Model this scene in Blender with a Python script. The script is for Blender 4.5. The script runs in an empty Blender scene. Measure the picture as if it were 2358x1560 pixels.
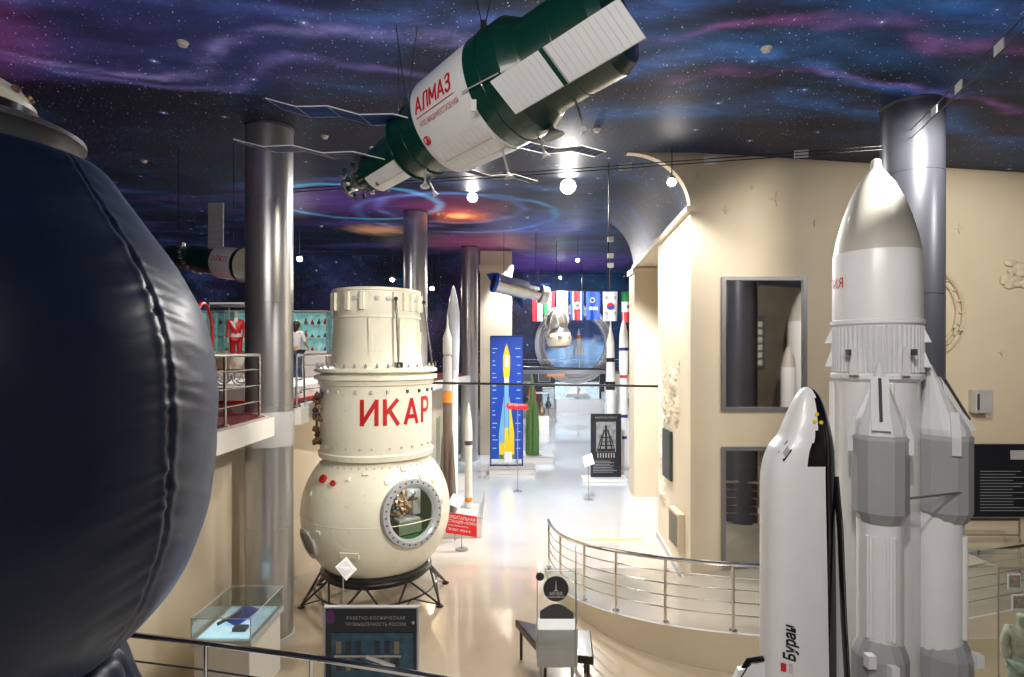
import bpy, bmesh, math, random
from mathutils import Vector, Matrix
random.seed(7)
F=1310.0; CX=1179.0; HY=815.0; CH=4.0
def W(px,py,D):
    return Vector(((px-CX)/F*D, D, CH-(py-HY)/F*D))
V=Vector
coll=bpy.context.scene.collection
# ------------------------------------------------------------ materials
MATS={}
def pbr(name,col,rough=0.5,metal=0.0,var=0.08,scale=6.0,bump=0.0,bscale=30.0,emit=0.0,coat=0.0,sheen=0.0,spec=None,stretch=None):
    if name in MATS: return MATS[name]
    m=bpy.data.materials.new(name); m.use_nodes=True
    nt=m.node_tree; b=nt.nodes['Principled BSDF']
    tc=nt.nodes.new('ShaderNodeTexCoord'); n=nt.nodes.new('ShaderNodeTexNoise')
    n.inputs['Scale'].default_value=scale; n.inputs['Detail'].default_value=5
    nt.links.new(tc.outputs['Object'],n.inputs['Vector'])
    mx=nt.nodes.new('ShaderNodeMix'); mx.data_type='RGBA'
    c=(*col,1); d=tuple(max(0,x*(1-var*2)) for x in col)+(1,)
    mx.inputs[6].default_value=d; mx.inputs[7].default_value=tuple(min(1,x*(1+var)) for x in col)+(1,)
    nt.links.new(n.outputs['Fac'],mx.inputs[0]); nt.links.new(mx.outputs[2],b.inputs['Base Color'])
    b.inputs['Roughness'].default_value=rough; b.inputs['Metallic'].default_value=metal
    if coat: b.inputs['Coat Weight'].default_value=coat; b.inputs['Coat Roughness'].default_value=0.08
    if sheen: b.inputs['Sheen Weight'].default_value=sheen; b.inputs['Sheen Roughness'].default_value=0.35; b.inputs['Sheen Tint'].default_value=(.40,.58,1,1)
    if spec is not None: b.inputs['Specular IOR Level'].default_value=spec
    if bump:
        n2=nt.nodes.new('ShaderNodeTexNoise'); n2.inputs['Scale'].default_value=bscale; n2.inputs['Detail'].default_value=4
        if stretch:
            mp=nt.nodes.new('ShaderNodeMapping'); mp.inputs['Scale'].default_value=stretch; nt.links.new(tc.outputs['Object'],mp.inputs[0]); nt.links.new(mp.outputs[0],n2.inputs['Vector'])
        else: nt.links.new(tc.outputs['Object'],n2.inputs['Vector'])
        bp=nt.nodes.new('ShaderNodeBump'); bp.inputs['Strength'].default_value=bump; bp.inputs['Distance'].default_value=0.02
        nt.links.new(n2.outputs['Fac'],bp.inputs['Height']); nt.links.new(bp.outputs['Normal'],b.inputs['Normal'])
    if emit:
        nt.links.new(mx.outputs[2],b.inputs['Emission Color']); b.inputs['Emission Strength'].default_value=emit
    MATS[name]=m; return m
def glassmat(name,tint=(0.975,1,0.99),refl=0.08):
    m=bpy.data.materials.new(name); m.use_nodes=True; nt=m.node_tree; nt.nodes.clear()
    o=nt.nodes.new('ShaderNodeOutputMaterial'); t=nt.nodes.new('ShaderNodeBsdfTransparent'); t.inputs[0].default_value=(*tint,1)
    g=nt.nodes.new('ShaderNodeBsdfGlossy'); g.inputs['Roughness'].default_value=0.03
    lw=nt.nodes.new('ShaderNodeLayerWeight'); lw.inputs[0].default_value=refl+0.1
    ma=nt.nodes.new('ShaderNodeMath'); ma.operation='MULTIPLY_ADD'; ma.inputs[1].default_value=0.6; ma.inputs[2].default_value=refl*0.3
    mx=nt.nodes.new('ShaderNodeMixShader')
    nt.links.new(lw.outputs['Fresnel'],ma.inputs[0]); nt.links.new(ma.outputs[0],mx.inputs[0])
    nt.links.new(t.outputs[0],mx.inputs[1]); nt.links.new(g.outputs[0],mx.inputs[2]); nt.links.new(mx.outputs[0],o.inputs[0])
    MATS[name]=m; return m
glass=glassmat('clear_glass')
cream=pbr('cream_wall_paint',(0.74,0.635,0.475),0.55,var=0.05,scale=1.5)
def capsule_mat():
    m=pbr('cream_capsule_paint',(0.84,0.81,0.67),0.36,var=0.07,scale=3,bump=0.05,bscale=40,coat=0.2)
    nt=m.node_tree; b=nt.nodes['Principled BSDF']; tc=nt.nodes['Texture Coordinate']
    mix=[n for n in nt.nodes if n.type=='MIX'][0]
    n=nt.nodes.new('ShaderNodeTexNoise'); n.inputs['Scale'].default_value=9; n.inputs['Detail'].default_value=9; n.inputs['Roughness'].default_value=.75; nt.links.new(tc.outputs['Object'],n.inputs['Vector'])
    mr=nt.nodes.new('ShaderNodeMapRange'); mr.inputs['From Min'].default_value=.58; mr.inputs['From Max'].default_value=.72; mr.inputs['To Max'].default_value=.65; nt.links.new(n.outputs['Fac'],mr.inputs['Value'])
    m2=nt.nodes.new('ShaderNodeMix'); m2.data_type='RGBA'; m2.inputs[7].default_value=(.42,.36,.24,1)
    nt.links.new(mr.outputs[0],m2.inputs[0]); nt.links.new(mix.outputs[2],m2.inputs[6]); nt.links.new(m2.outputs[2],b.inputs['Base Color'])
    return m
creamcap=capsule_mat()
white=pbr('white_paint',(0.85,0.85,0.86),0.35,var=0.03,coat=0.3)
whitep=pbr('white_panel',(0.74,0.71,0.66),0.5,var=0.04)
nosegrey=pbr('warm_grey_nose',(0.55,0.52,0.46),0.5,var=0.04,coat=0.12)
grey=pbr('booster_grey',(0.38,0.39,0.41),0.35,var=0.04,coat=0.3)
conegrey=pbr('cone_pale_grey',(0.72,0.73,0.75),0.35,var=0.04,coat=0.3)
lgrey=pbr('light_grey',(0.5,0.5,0.5),0.4)
dgrey=pbr('dark_grey',(0.07,0.07,0.08),0.5)
black=pbr('black_paint',(0.012,0.012,0.014),0.3,coat=0.3)
gblack=pbr('gloss_black',(0.006,0.006,0.008),0.12,coat=0.8)
metal=pbr('brushed_column_metal',(0.48,0.475,0.48),0.28,0.75,var=0.05,scale=2)
dmetal=pbr('blue_grey_column',(0.085,0.09,0.115),0.33,0.4,var=0.05,scale=2)
chrome=pbr('chrome_rail',(0.8,0.79,0.77),0.15,1.0,var=0.02)
steel=pbr('steel',(0.42,0.42,0.42),0.35,0.8)
copper=pbr('copper_grey',(0.22,0.17,0.14),0.4,0.5)
bronze=pbr('bronze_fittings',(0.25,0.14,0.07),0.45,0.5)
green=pbr('dark_green_hull',(0.003,0.048,0.034),0.28,var=0.15,scale=3,coat=0.4)
lgreen=pbr('interior_green',(0.20,0.25,0.16),0.5)
dgreen=pbr('board_green',(0.02,0.07,0.04),0.5)
vgreen=pbr('vivid_green',(0.04,0.18,0.05),0.6)
olive=pbr('olive_green',(0.09,0.20,0.05),0.45)
red=pbr('red_paint',(0.65,0.015,0.02),0.4,var=0.03)
dred=pbr('dark_red_lettering',(0.50,0.01,0.01),0.45,var=0.03)
redfloor=pbr('red_carpet',(0.16,0.022,0.03),0.8)
orange=pbr('orange_paint',(0.85,0.27,0.03),0.4)
yellow=pbr('yellow_paint',(0.9,0.68,0.03),0.4)
blue=pbr('banner_blue',(0.008,0.06,0.42),0.4,var=0.05,emit=0.12)
lblue=pbr('light_blue',(0.2,0.5,0.8),0.4)
skyb=pbr('sky_blue',(0.35,0.62,0.85),0.6)
navy=pbr('navy_cloth',(0.01,0.03,0.2),0.6)
solar=pbr('solar_blue',(0.05,0.12,0.40),0.8,var=0.5,scale=14,spec=.1)
solar2=pbr('solar_pale',(0.14,0.18,0.32),0.8,var=0.4,scale=14,spec=.1)
dnavy=pbr('dark_navy_wall',(0.03,0.033,0.05),0.55,var=0.3,scale=1)
rearm=pbr('dark_brown_rear_wall',(0.16,0.13,0.10),0.6,var=0.3,scale=1)
posterb=pbr('poster_black',(0.014,0.016,0.024),0.35,var=0.1)
tealp=pbr('teal_photo',(0.03,0.10,0.15),0.4,var=0.7,scale=12)
spacep=pbr('space_photo',(0.10,0.105,0.12),0.4,var=0.9,scale=14)
silver=pbr('silver_foil',(0.6,0.6,0.58),0.3,0.85,bump=0.9,bscale=14)
skin=pbr('skin',(0.6,0.36,0.26),0.6)
hairm=pbr('dark_hair',(0.03,0.018,0.012),0.6)
jeans=pbr('blue_jeans',(0.06,0.10,0.20),0.8)
shirtm=pbr('white_shirt',(0.75,0.75,0.78),0.8)
relief=pbr('relief_plaster',(0.70,0.60,0.44),0.7,var=0.1,scale=8,bump=0.5,bscale=10)
tealg=pbr('case_light_teal',(0.35,0.75,0.72),0.5,var=0.4,scale=6,emit=0.45)
lampglow=pbr('lamp_glow',(1,0.96,0.9),0.5,var=0.0,emit=200)
lampwarm=pbr('lamp_glow_warm',(1,0.75,0.42),0.5,var=0.0,emit=60)
caseblue=pbr('case_blue_light',(0.5,0.75,1.0),0.5,var=0.2,scale=8,emit=0.7)
mirror=pbr('dark_reflective_glass',(0.66,0.64,0.61),0.03,1.0,var=0.03,scale=1)
winframe=pbr('window_frame_grey',(0.22,0.22,0.23),0.4,0.3)
fabric=pbr('navy_satin',(0.005,0.011,0.034),0.40,0.0,var=0.25,scale=3,bump=0.25,bscale=2.4,sheen=0.30,spec=.4,stretch=(1,1,3))
def floor_mat():
    m=bpy.data.materials.new('epoxy_floor'); m.use_nodes=True; nt=m.node_tree; b=nt.nodes['Principled BSDF']
    tc=nt.nodes.new('ShaderNodeTexCoord'); n=nt.nodes.new('ShaderNodeTexNoise'); n.inputs['Scale'].default_value=0.7; n.inputs['Detail'].default_value=6
    nt.links.new(tc.outputs['Object'],n.inputs['Vector'])
    r=nt.nodes.new('ShaderNodeValToRGB'); r.color_ramp.elements[0].color=(0.39,0.315,0.225,1); r.color_ramp.elements[1].color=(0.51,0.43,0.32,1)
    r.color_ramp.elements[0].position=0.3; r.color_ramp.elements[1].position=0.7
    nt.links.new(n.outputs['Fac'],r.inputs[0]); 
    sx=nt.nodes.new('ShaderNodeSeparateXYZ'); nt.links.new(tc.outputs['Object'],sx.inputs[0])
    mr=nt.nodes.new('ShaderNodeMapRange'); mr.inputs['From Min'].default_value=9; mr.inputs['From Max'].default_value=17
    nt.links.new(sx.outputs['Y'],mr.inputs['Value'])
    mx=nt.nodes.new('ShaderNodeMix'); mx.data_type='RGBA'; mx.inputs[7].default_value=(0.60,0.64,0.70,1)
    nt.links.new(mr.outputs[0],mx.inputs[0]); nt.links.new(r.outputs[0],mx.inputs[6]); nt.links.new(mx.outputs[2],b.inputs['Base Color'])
    b.inputs['Roughness'].default_value=0.20; b.inputs['Coat Weight'].default_value=0.7; b.inputs['Coat Roughness'].default_value=0.05
    return m
floorm=floor_mat()
def ceil_mat():
    m=bpy.data.materials.new('galaxy_mural'); m.use_nodes=True; nt=m.node_tree; b=nt.nodes['Principled BSDF']; L=nt.links.new
    tc=nt.nodes.new('ShaderNodeTexCoord'); P=tc.outputs['Object']
    def noise(sc,det=6,dist=0.0,off=(0,0,0),scl=(1,1,1),rot=(0,0,0),rough=.5):
        mp=nt.nodes.new('ShaderNodeMapping'); mp.inputs['Location'].default_value=off; mp.inputs['Scale'].default_value=scl; mp.inputs['Rotation'].default_value=rot; L(P,mp.inputs[0])
        n=nt.nodes.new('ShaderNodeTexNoise'); n.inputs['Scale'].default_value=sc; n.inputs['Detail'].default_value=det; n.inputs['Distortion'].default_value=dist; n.inputs['Roughness'].default_value=rough
        L(mp.outputs[0],n.inputs['Vector']); return n.outputs['Fac']
    def mr(v,a,bb,c=0,d=1):
        n=nt.nodes.new('ShaderNodeMapRange'); n.interpolation_type='SMOOTHSTEP'
        for k,x in (('From Min',a),('From Max',bb),('To Min',c),('To Max',d)): n.inputs[k].default_value=x
        L(v,n.inputs['Value']); return n.outputs[0]
    def math_(op,a,bv=None):
        n=nt.nodes.new('ShaderNodeMath'); n.operation=op
        for i,x in enumerate((a,bv)):
            if x is None: continue
            if isinstance(x,(int,float)): n.inputs[i].default_value=x
            else: L(x,n.inputs[i])
        return n.outputs[0]
    def add(base,fac,col):
        n=nt.nodes.new('ShaderNodeMix'); n.data_type='RGBA'; n.blend_type='ADD'; n.clamp_result=False
        L(fac,n.inputs[0]); L(base,n.inputs[6]); n.inputs[7].default_value=(*col,1); return n.outputs[2]
    c0=nt.nodes.new('ShaderNodeRGB'); c0.outputs[0].default_value=(0.004,0.005,0.010,1); c=c0.outputs[0]
    sx=nt.nodes.new('ShaderNodeSeparateXYZ'); L(P,sx.inputs[0]); SX=sx.outputs['X']; SY=sx.outputs['Y']
    left=mr(SX,-4,1.5,1,0.1); right=mr(SX,-2.0,3,0.15,1)
    far=mr(SY,9,13,0.2,1); near=mr(SY,5.4,8.8,1,0.12)
    zone=math_('MAXIMUM',near,math_('MULTIPLY',far,0.7))
    c=add(c,math_('MULTIPLY',math_('MULTIPLY',right,zone),mr(noise(0.42,9,0.3,(3,1,0),(.6,1.7,1),rough=.6),0.42,0.74)),(0.004,0.048,0.14))
    c=add(c,math_('MULTIPLY',math_('MULTIPLY',left,zone),mr(noise(0.42,9,0.3,(11,5,0),(.6,1.8,1),rough=.6),0.46,0.74)),(0.024,0.018,0.08))
    c=add(c,math_('MULTIPLY',zone,mr(noise(0.9,9,0.4,(7,2,4),(.7,1.6,1),rough=.65),0.50,0.8)),(0.012,0.040,0.10))
    soft=math_('MULTIPLY',math_('SUBTRACT',noise(.55,4,0,(2,2,2)),0.5),1.5)
    fine=noise(1.5,10,0.3,(9,1,3),(.6,1.4,1),rough=.7)
    def band(x0,x1,y0,slope,amp,fr,ph,wd,col):
        nonlocal c
        s=math_('MULTIPLY',math_('SINE',math_('ADD',math_('MULTIPLY',SX,fr),ph)),amp)
        cy=math_('ADD',math_('ADD',math_('MULTIPLY',SX,slope),y0),s)
        d=math_('ABSOLUTE',math_('ADD',math_('SUBTRACT',SY,cy),soft))
        f=mr(d,0,wd,1,0); f=math_('MULTIPLY',math_('POWER',f,2.0),mr(fine,.34,.66,.05,1))
        mk=math_('MULTIPLY',mr(SX,x0-.8,x0+.6,0,1),mr(SX,x1-.6,x1+.8,1,0)); c=add(c,math_('MULTIPLY',f,mk),col)
    band(-6,0.2,5.7,-.04,.35,1.2,0.3,.26,(.14,.11,.26))
    band(-6,-.5,6.5,.05,.25,1.5,1.5,.22,(.07,.05,.15))
    band(-5,1.0,5.1,.02,.2,1.1,2.5,.35,(.04,.06,.20))
    band(1.2,5.0,5.55,-.03,.22,1.3,0.5,.24,(.13,.035,.13))
    band(1.0,5.2,6.2,.02,.25,1.2,1.8,.30,(.025,.075,.24))
    band(2.0,7.0,6.0,.12,.2,1.2,.2,.18,(.10,.03,.12))
    band(.8,7.0,7.2,.03,.3,1.0,.7,.6,(.010,.045,.13))
    band(0.5,5.0,5.0,-.02,.15,1.4,1.2,.45,(.012,.055,.20))
    band(-6,1.5,12.2,.05,.5,.8,.4,.6,(.015,.045,.14))
    band(-6,2.0,17.8,.08,.5,.7,1.4,.6,(.05,.02,.13))
    def blob(x,y,dist):
        vm=nt.nodes.new('ShaderNodeCombineXYZ'); nz=noise(1.2,6,0,(x,y,0))
        L(SX,vm.inputs[0]); L(SY,vm.inputs[1])
        d=nt.nodes.new('ShaderNodeVectorMath'); d.operation='DISTANCE'; L(vm.outputs[0],d.inputs[0]); d.inputs[1].default_value=(x,y,0)
        return math_('ADD',d.outputs['Value'],math_('MULTIPLY',math_('SUBTRACT',nz,0.5),dist))
    def disc(x,y,r0,r1,col,dist=0.8):
        nonlocal c; c=add(c,mr(blob(x,y,dist),r0,r1,1,0),col)
    def ring(x,y,R,wd,col,dist=0.15):
        nonlocal c; d=math_('ABSOLUTE',math_('SUBTRACT',blob(x,y,dist),R)); c=add(c,math_('MULTIPLY',mr(d,0,wd,1,0),mr(noise(.5,3,0,(x*2,y,1)),.36,.6,.3,1)),col)
    disc(-5.8,5.0,0.1,1.8,(0.10,0.003,0.025),2)
    disc(-2.4,5.3,0.2,2.2,(0.010,0.014,0.06),2)
    disc(-1.45,15.9,0.1,1.4,(0.40,0.09,0.02),1.6); disc(-1.45,15.9,0.0,0.5,(0.7,0.42,0.16),0.7)
    disc(-1.6,14.6,0.2,1.9,(0.11,0.01,0.04),1.8)
    disc(-4.2,14.0,0.2,3.0,(0.045,0.012,0.10),2)
    disc(-4.3,18.0,0.1,1.3,(0.35,0.17,0.07),1.5)
    ring(-3.9,14.2,2.1,0.22,(0.02,0.20,0.34),.35); ring(-1.6,14.9,1.9,0.25,(0.05,0.06,0.22),.5); ring(-1.5,15.7,2.7,0.22,(0.015,0.10,0.22),.5)
    disc(-1.2,20.5,0.3,3.0,(0.13,0.02,0.06),2); disc(0.8,17.5,0.3,2.5,(0.01,0.025,0.14),2)
    disc(1.5,27,1,6.0,(0.05,0.015,0.13),2)
    yz=math_('ADD',SY,sx.outputs['Z']); cv=nt.nodes.new('ShaderNodeCombineXYZ'); L(SX,cv.inputs[0]); L(yz,cv.inputs[1])
    dens=mr(noise(.8,4,0,(1,1,1)),.33,.58,.25,1)
    for sc,wr,br,lo in ((1.1,0.014,1.2,0.4),(3.0,0.009,0.9,0.35),(8.0,0.0065,0.8,0.35),(15.0,0.0045,0.5,0.4)):
        v=nt.nodes.new('ShaderNodeTexVoronoi'); v.voronoi_dimensions='2D'; v.inputs['Scale'].default_value=sc; L(cv.outputs[0],v.inputs['Vector']); th=wr*sc
        f=mr(v.outputs['Distance'],th*0.3,th,1,0); s2=nt.nodes.new('ShaderNodeSeparateColor'); L(v.outputs['Color'],s2.inputs[0])
        f=math_('MULTIPLY',f,math_('POWER',mr(s2.outputs[0],lo,1.0),1.3))
        if sc>5: f=math_('MULTIPLY',f,dens)
        c=add(c,f,(br,br,br*1.1))
        if sc<2:
            f=mr(v.outputs['Distance'],0.0,th*7,1,0); f=math_('MULTIPLY',math_('POWER',f,2.0),mr(s2.outputs[0],0.5,1.0)); c=add(c,f,(0.11,0.14,0.28))
    L(c,b.inputs['Base Color']); L(c,b.inputs['Emission Color']); b.inputs['Emission Strength'].default_value=0.75  # emission stands in for light falling on the painted mural
    b.inputs['Roughness'].default_value=0.55; b.inputs['Specular IOR Level'].default_value=0.2
    return m
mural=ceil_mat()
def earth_mat(cx,cz):
    m=bpy.data.materials.new('earth_mural'); m.use_nodes=True; nt=m.node_tree; b=nt.nodes['Principled BSDF']; L=nt.links.new
    tc=nt.nodes.new('ShaderNodeTexCoord'); n=nt.nodes.new('ShaderNodeTexNoise'); n.inputs['Scale'].default_value=1.5; n.inputs['Detail'].default_value=8
    L(tc.outputs['Object'],n.inputs['Vector'])
    d=nt.nodes.new('ShaderNodeVectorMath'); d.operation='DISTANCE'; L(tc.outputs['Object'],d.inputs[0]); d.inputs[1].default_value=(cx,0,cz)
    r=nt.nodes.new('ShaderNodeValToRGB'); e=r.color_ramp.elements; e[0].position=0.0; e[0].color=(0.10,0.22,0.42,1); e[1].position=1; e[1].color=(0.01,0.015,0.04,1)
    x=e.new(0.55); x.color=(0.25,0.45,0.75,1); x=e.new(0.62); x.color=(0.02,0.05,0.16,1)
    mr=nt.nodes.new('ShaderNodeMapRange'); mr.inputs['From Min'].default_value=0; mr.inputs['From Max'].default_value=6
    L(d.outputs['Value'],mr.inputs['Value']); L(mr.outputs[0],r.inputs[0])
    mx=nt.nodes.new('ShaderNodeMix'); mx.data_type='RGBA'; mx.blend_type='ADD'
    mr2=nt.nodes.new('ShaderNodeMapRange'); mr2.inputs['From Min'].default_value=0.55; mr2.inputs['From Max'].default_value=0.8; mr2.inputs['To Max'].default_value=0.5; L(n.outputs['Fac'],mr2.inputs['Value'])
    L(mr2.outputs[0],mx.inputs[0]); L(r.outputs[0],mx.inputs[6]); mx.inputs[7].default_value=(0.5,0.6,0.7,1)
    L(mx.outputs[2],b.inputs['Base Color']); L(mx.outputs[2],b.inputs['Emission Color']); b.inputs['Emission Strength'].default_value=0.4
    return m
# ------------------------------------------------------------ geometry builder
def frame(ax,ref=None):
    ax=V(ax).normalized()
    if ref is None: ref=V((0,0,1)) if abs(ax.z)<0.9 else V((1,0,0))
    e1=(V(ref)-ax*V(ref).dot(ax)).normalized(); e2=ax.cross(e1); return ax,e1,e2
GLY={'И':(.75,[[(0,0),(0,1)],[(.75,0),(.75,1)],[(0,.04),(.75,.96)]]),'К':(.70,[[(0,0),(0,1)],[(.66,1),(.06,.46)],[(.22,.60),(.70,0)]]),
'А':(.80,[[(0,0),(.4,1)],[(.4,1),(.8,0)],[(.14,.28),(.66,.28)]]),'Р':(.64,[[(0,0),(0,1)],[(0,1),(.38,1),(.55,.93),(.63,.75),(.55,.56),(.38,.48),(0,.48)]]),
'Л':(.72,[[(0,0),(.07,.03),(.14,.25),(.18,1)],[(.18,1),(.70,1)],[(.70,1),(.70,0)]]),'М':(.90,[[(0,0),(0,1)],[(0,1),(.45,.25)],[(.45,.25),(.9,1)],[(.9,1),(.9,0)]]),
'З':(.60,[[(0,.86),(.1,.96),(.3,1),(.5,.94),(.57,.76),(.5,.6),(.3,.53),(.18,.53)],[(.3,.53),(.52,.46),(.6,.27),(.52,.07),(.3,0),(.1,.04),(0,.15)]])}
class B:
    def __init__(s): s.v=[]; s.f=[]; s.m=[]; s.s=[]; s.mats=[]
    def mi(s,m):
        if m not in s.mats: s.mats.append(m)
        return s.mats.index(m)
    def add(s,vs,fs,mat,smooth=False):
        o=len(s.v); s.v+= [V(v) for v in vs]
        for k,f in enumerate(fs):
            s.f.append([i+o for i in f]); s.m.append(s.mi(mat[k] if isinstance(mat,list) else mat)); s.s.append(smooth)
        return s
    def bb(s,x0,x1,y0,y1,z0,z1,mat):
        vs=[(x,y,z) for x in (x0,x1) for y in (y0,y1) for z in (z0,z1)]
        return s.add(vs,[(0,1,3,2),(4,6,7,5),(0,4,5,1),(2,3,7,6),(0,2,6,4),(1,5,7,3)],mat)
    def box(s,c,sz,mat,rot=None):
        c=V(c); vs=[]
        for x in (-.5,.5):
            for y in (-.5,.5):
                for z in (-.5,.5):
                    p=V((x*sz[0],y*sz[1],z*sz[2]))
                    if rot is not None: p=rot@p
                    vs.append(c+p)
        return s.add(vs,[(0,1,3,2),(4,6,7,5),(0,4,5,1),(2,3,7,6),(0,2,6,4),(1,5,7,3)],mat)
    def slab(s,pts,th,mat):
        pts=[V(p) for p in pts]; n=(pts[1]-pts[0]).cross(pts[2]-pts[0]).normalized()*th; k=len(pts)
        vs=pts+[p+n for p in pts]; fs=[tuple(range(k))[::-1],tuple(range(k,2*k))]+[(i,(i+1)%k,(i+1)%k+k,i+k) for i in range(k)]
        return s.add(vs,fs,mat)
    def prism(s,pts,vec,mat):
        pts=[V(p) for p in pts]; vec=V(vec); k=len(pts)
        vs=pts+[p+vec for p in pts]; fs=[tuple(range(k))[::-1],tuple(range(k,2*k))]+[(i,(i+1)%k,(i+1)%k+k,i+k) for i in range(k)]
        return s.add(vs,fs,mat)
    def lathe(s,prof,o=(0,0,0),ax=(0,0,1),n=48,mat=None,ref=None,cap=True,a0=0,a1=2*math.pi):
        o=V(o); ax,e1,e2=frame(ax,ref); full=abs(a1-a0-2*math.pi)<1e-6; k=n if full else n+1
        vs=[];fs=[];ms=[]
        for pr in prof:
            for i in range(k):
                t=a0+(a1-a0)*i/n; vs.append(o+ax*pr[1]+(e1*math.cos(t)+e2*math.sin(t))*pr[0])
        for j in range(len(prof)-1):
            mt=prof[j][2] if len(prof[j])>2 else mat
            for i in range(n):
                i2=(i+1)%k; fs.append((j*k+i,j*k+i2,(j+1)*k+i2,(j+1)*k+i)); ms.append(mt)
        if cap and full:
            if prof[0][0]>1e-4: fs.append(tuple(range(k))[::-1]); ms.append(prof[0][2] if len(prof[0])>2 else mat)
            if prof[-1][0]>1e-4: fs.append(tuple((len(prof)-1)*k+i for i in range(k))); ms.append(prof[-2][2] if len(prof[-2])>2 else mat)
        return s.add(vs,fs,ms,True)
    def rod(s,p0,p1,r,mat,n=10,r1=None):
        p0=V(p0);p1=V(p1); d=p1-p0
        if d.length<1e-6: return s
        return s.lathe([(r,0),(r if r1 is None else r1,d.length)],p0,d,n,mat)
    def tube(s,pts,r,mat,n=8,closed=False):
        pts=[V(p) for p in pts]; k=len(pts); vs=[];fs=[]
        for i,p in enumerate(pts):
            if closed: t=pts[(i+1)%k]-pts[i-1]
            else: t=pts[min(i+1,k-1)]-pts[max(i-1,0)]
            a,e1,e2=frame(t)
            for j in range(n):
                q=2*math.pi*j/n; vs.append(p+(e1*math.cos(q)+e2*math.sin(q))*r)
        for i in range(k if closed else k-1):
            for j in range(n):
                i2=(i+1)%k; fs.append((i*n+j,i*n+(j+1)%n,i2*n+(j+1)%n,i2*n+j))
        if not closed: fs.append(tuple(range(n))[::-1]); fs.append(tuple((k-1)*n+j for j in range(n)))
        return s.add(vs,fs,mat,True)
    def ball(s,c,r,mat,n=20,sc=(1,1,1)):
        c=V(c); k=n//2; vs=[];fs=[]
        for j in range(k+1):
            ph=math.pi*j/k
            for i in range(n):
                t=2*math.pi*i/n; rr=max(math.sin(ph),1e-4)
                vs.append(c+V((r*sc[0]*rr*math.cos(t),r*sc[1]*rr*math.sin(t),r*sc[2]*math.cos(ph))))
        for j in range(k):
            for i in range(n): fs.append((j*n+i,j*n+(i+1)%n,(j+1)*n+(i+1)%n,(j+1)*n+i))
        return s.add(vs,fs,mat,True)
    def torus(s,c,R,r,mat,ax=(0,0,1),n=40,m=8):
        a,e1,e2=frame(ax); c=V(c)
        return s.tube([c+(e1*math.cos(2*math.pi*i/n)+e2*math.sin(2*math.pi*i/n))*R for i in range(n)],r,mat,m,True)
    def text(s,txt,fn,size,mat,align='CENTER',bold=0.0,shear=0.0,xs=1.0,space=1.0):
        cu=bpy.data.curves.new('t','FONT'); cu.body=txt; cu.size=size; cu.align_x=align; cu.align_y='CENTER'; cu.offset=bold; cu.shear=shear; cu.resolution_u=3; cu.space_character=space
        ob=bpy.data.objects.new('t',cu); coll.objects.link(ob); dg=bpy.context.evaluated_depsgraph_get(); dg.update()
        me=bpy.data.meshes.new_from_object(ob.evaluated_get(dg))
        bm=bmesh.new(); bm.from_mesh(me)
        vs=[fn(v.co.x*xs,v.co.y) for v in bm.verts]; fs=[tuple(v.index for v in f.verts) for f in bm.faces]
        bm.free(); bpy.data.objects.remove(ob); bpy.data.curves.remove(cu); bpy.data.meshes.remove(me)
        return s.add(vs,fs,mat)
    def strokes(s,txt,fn,h,th,xs,gap,mat,shear=0.0):
        # block capitals made of straight strokes, cut fine so they follow curved hulls
        tot=sum(GLY[ch][0]*h*xs for ch in txt)+gap*(len(txt)-1); x0=-tot/2
        for ch in txt:
            w,pl=GLY[ch]
            for poly in pl:
                P=[(x0+x*h*xs+shear*(y-.5)*h,(y-.5)*h) for x,y in poly]
                for k,(a,b_) in enumerate(zip(P,P[1:])):
                    dx,dy=b_[0]-a[0],b_[1]-a[1]; L_=math.hypot(dx,dy); ux,uy=dx/L_,dy/L_; e_=th*.5 if len(P)>2 else th*.25
                    A=(a[0]-ux*e_,a[1]-uy*e_); Bp=(b_[0]+ux*e_,b_[1]+uy*e_); n=max(1,int(L_/(h*.08))); vs=[]
                    for i in range(n+1):
                        t=i/n; x=A[0]+(Bp[0]-A[0])*t; y=A[1]+(Bp[1]-A[1])*t
                        for q in (-.5,0,.5): vs.append(fn(x-uy*th*q,y+ux*th*q))
                    fs=[]
                    for i in range(n):
                        for q in (0,1): fs.append((3*i+q,3*i+q+1,3*i+q+4,3*i+q+3))
                    s.add(vs,fs,mat)
            x0+=w*h*xs+gap
        return s
    def done(s,name,parent=None,origin=None,label=None,category=None,group=None,kind=None,recalc=True,bevel=0.0,sharp=35):
        if origin is None:
            if parent is not None: origin=WL[parent.name]
            else:
                xs=[v.x for v in s.v]; ys=[v.y for v in s.v]; zs=[v.z for v in s.v]
                origin=V(((min(xs)+max(xs))/2,(min(ys)+max(ys))/2,min(zs)))
        origin=V(origin)
        me=bpy.data.meshes.new(name); me.from_pydata([v-origin for v in s.v],[],s.f)
        for m in s.mats: me.materials.append(m)
        for i,p in enumerate(me.polygons): p.material_index=s.m[i]; p.use_smooth=s.s[i]
        me.validate(clean_customdata=False)
        if recalc:
            bm=bmesh.new(); bm.from_mesh(me); bmesh.ops.recalc_face_normals(bm,faces=bm.faces); bm.to_mesh(me); bm.free()
        if any(s.s): me.set_sharp_from_angle(angle=math.radians(sharp))
        ob=bpy.data.objects.new(name,me); coll.objects.link(ob)
        if parent is not None: ob.parent=parent; ob.location=origin-WL[parent.name]
        else: ob.location=origin
        WL[ob.name]=origin
        if bevel:
            md=ob.modifiers.new('bevel','BEVEL'); md.width=bevel; md.segments=2; md.limit_method='ANGLE'
        if label: ob['label']=label
        if category: ob['category']=category
        if group: ob['group']=group
        if kind: ob['kind']=kind
        return ob
WL={}
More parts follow.
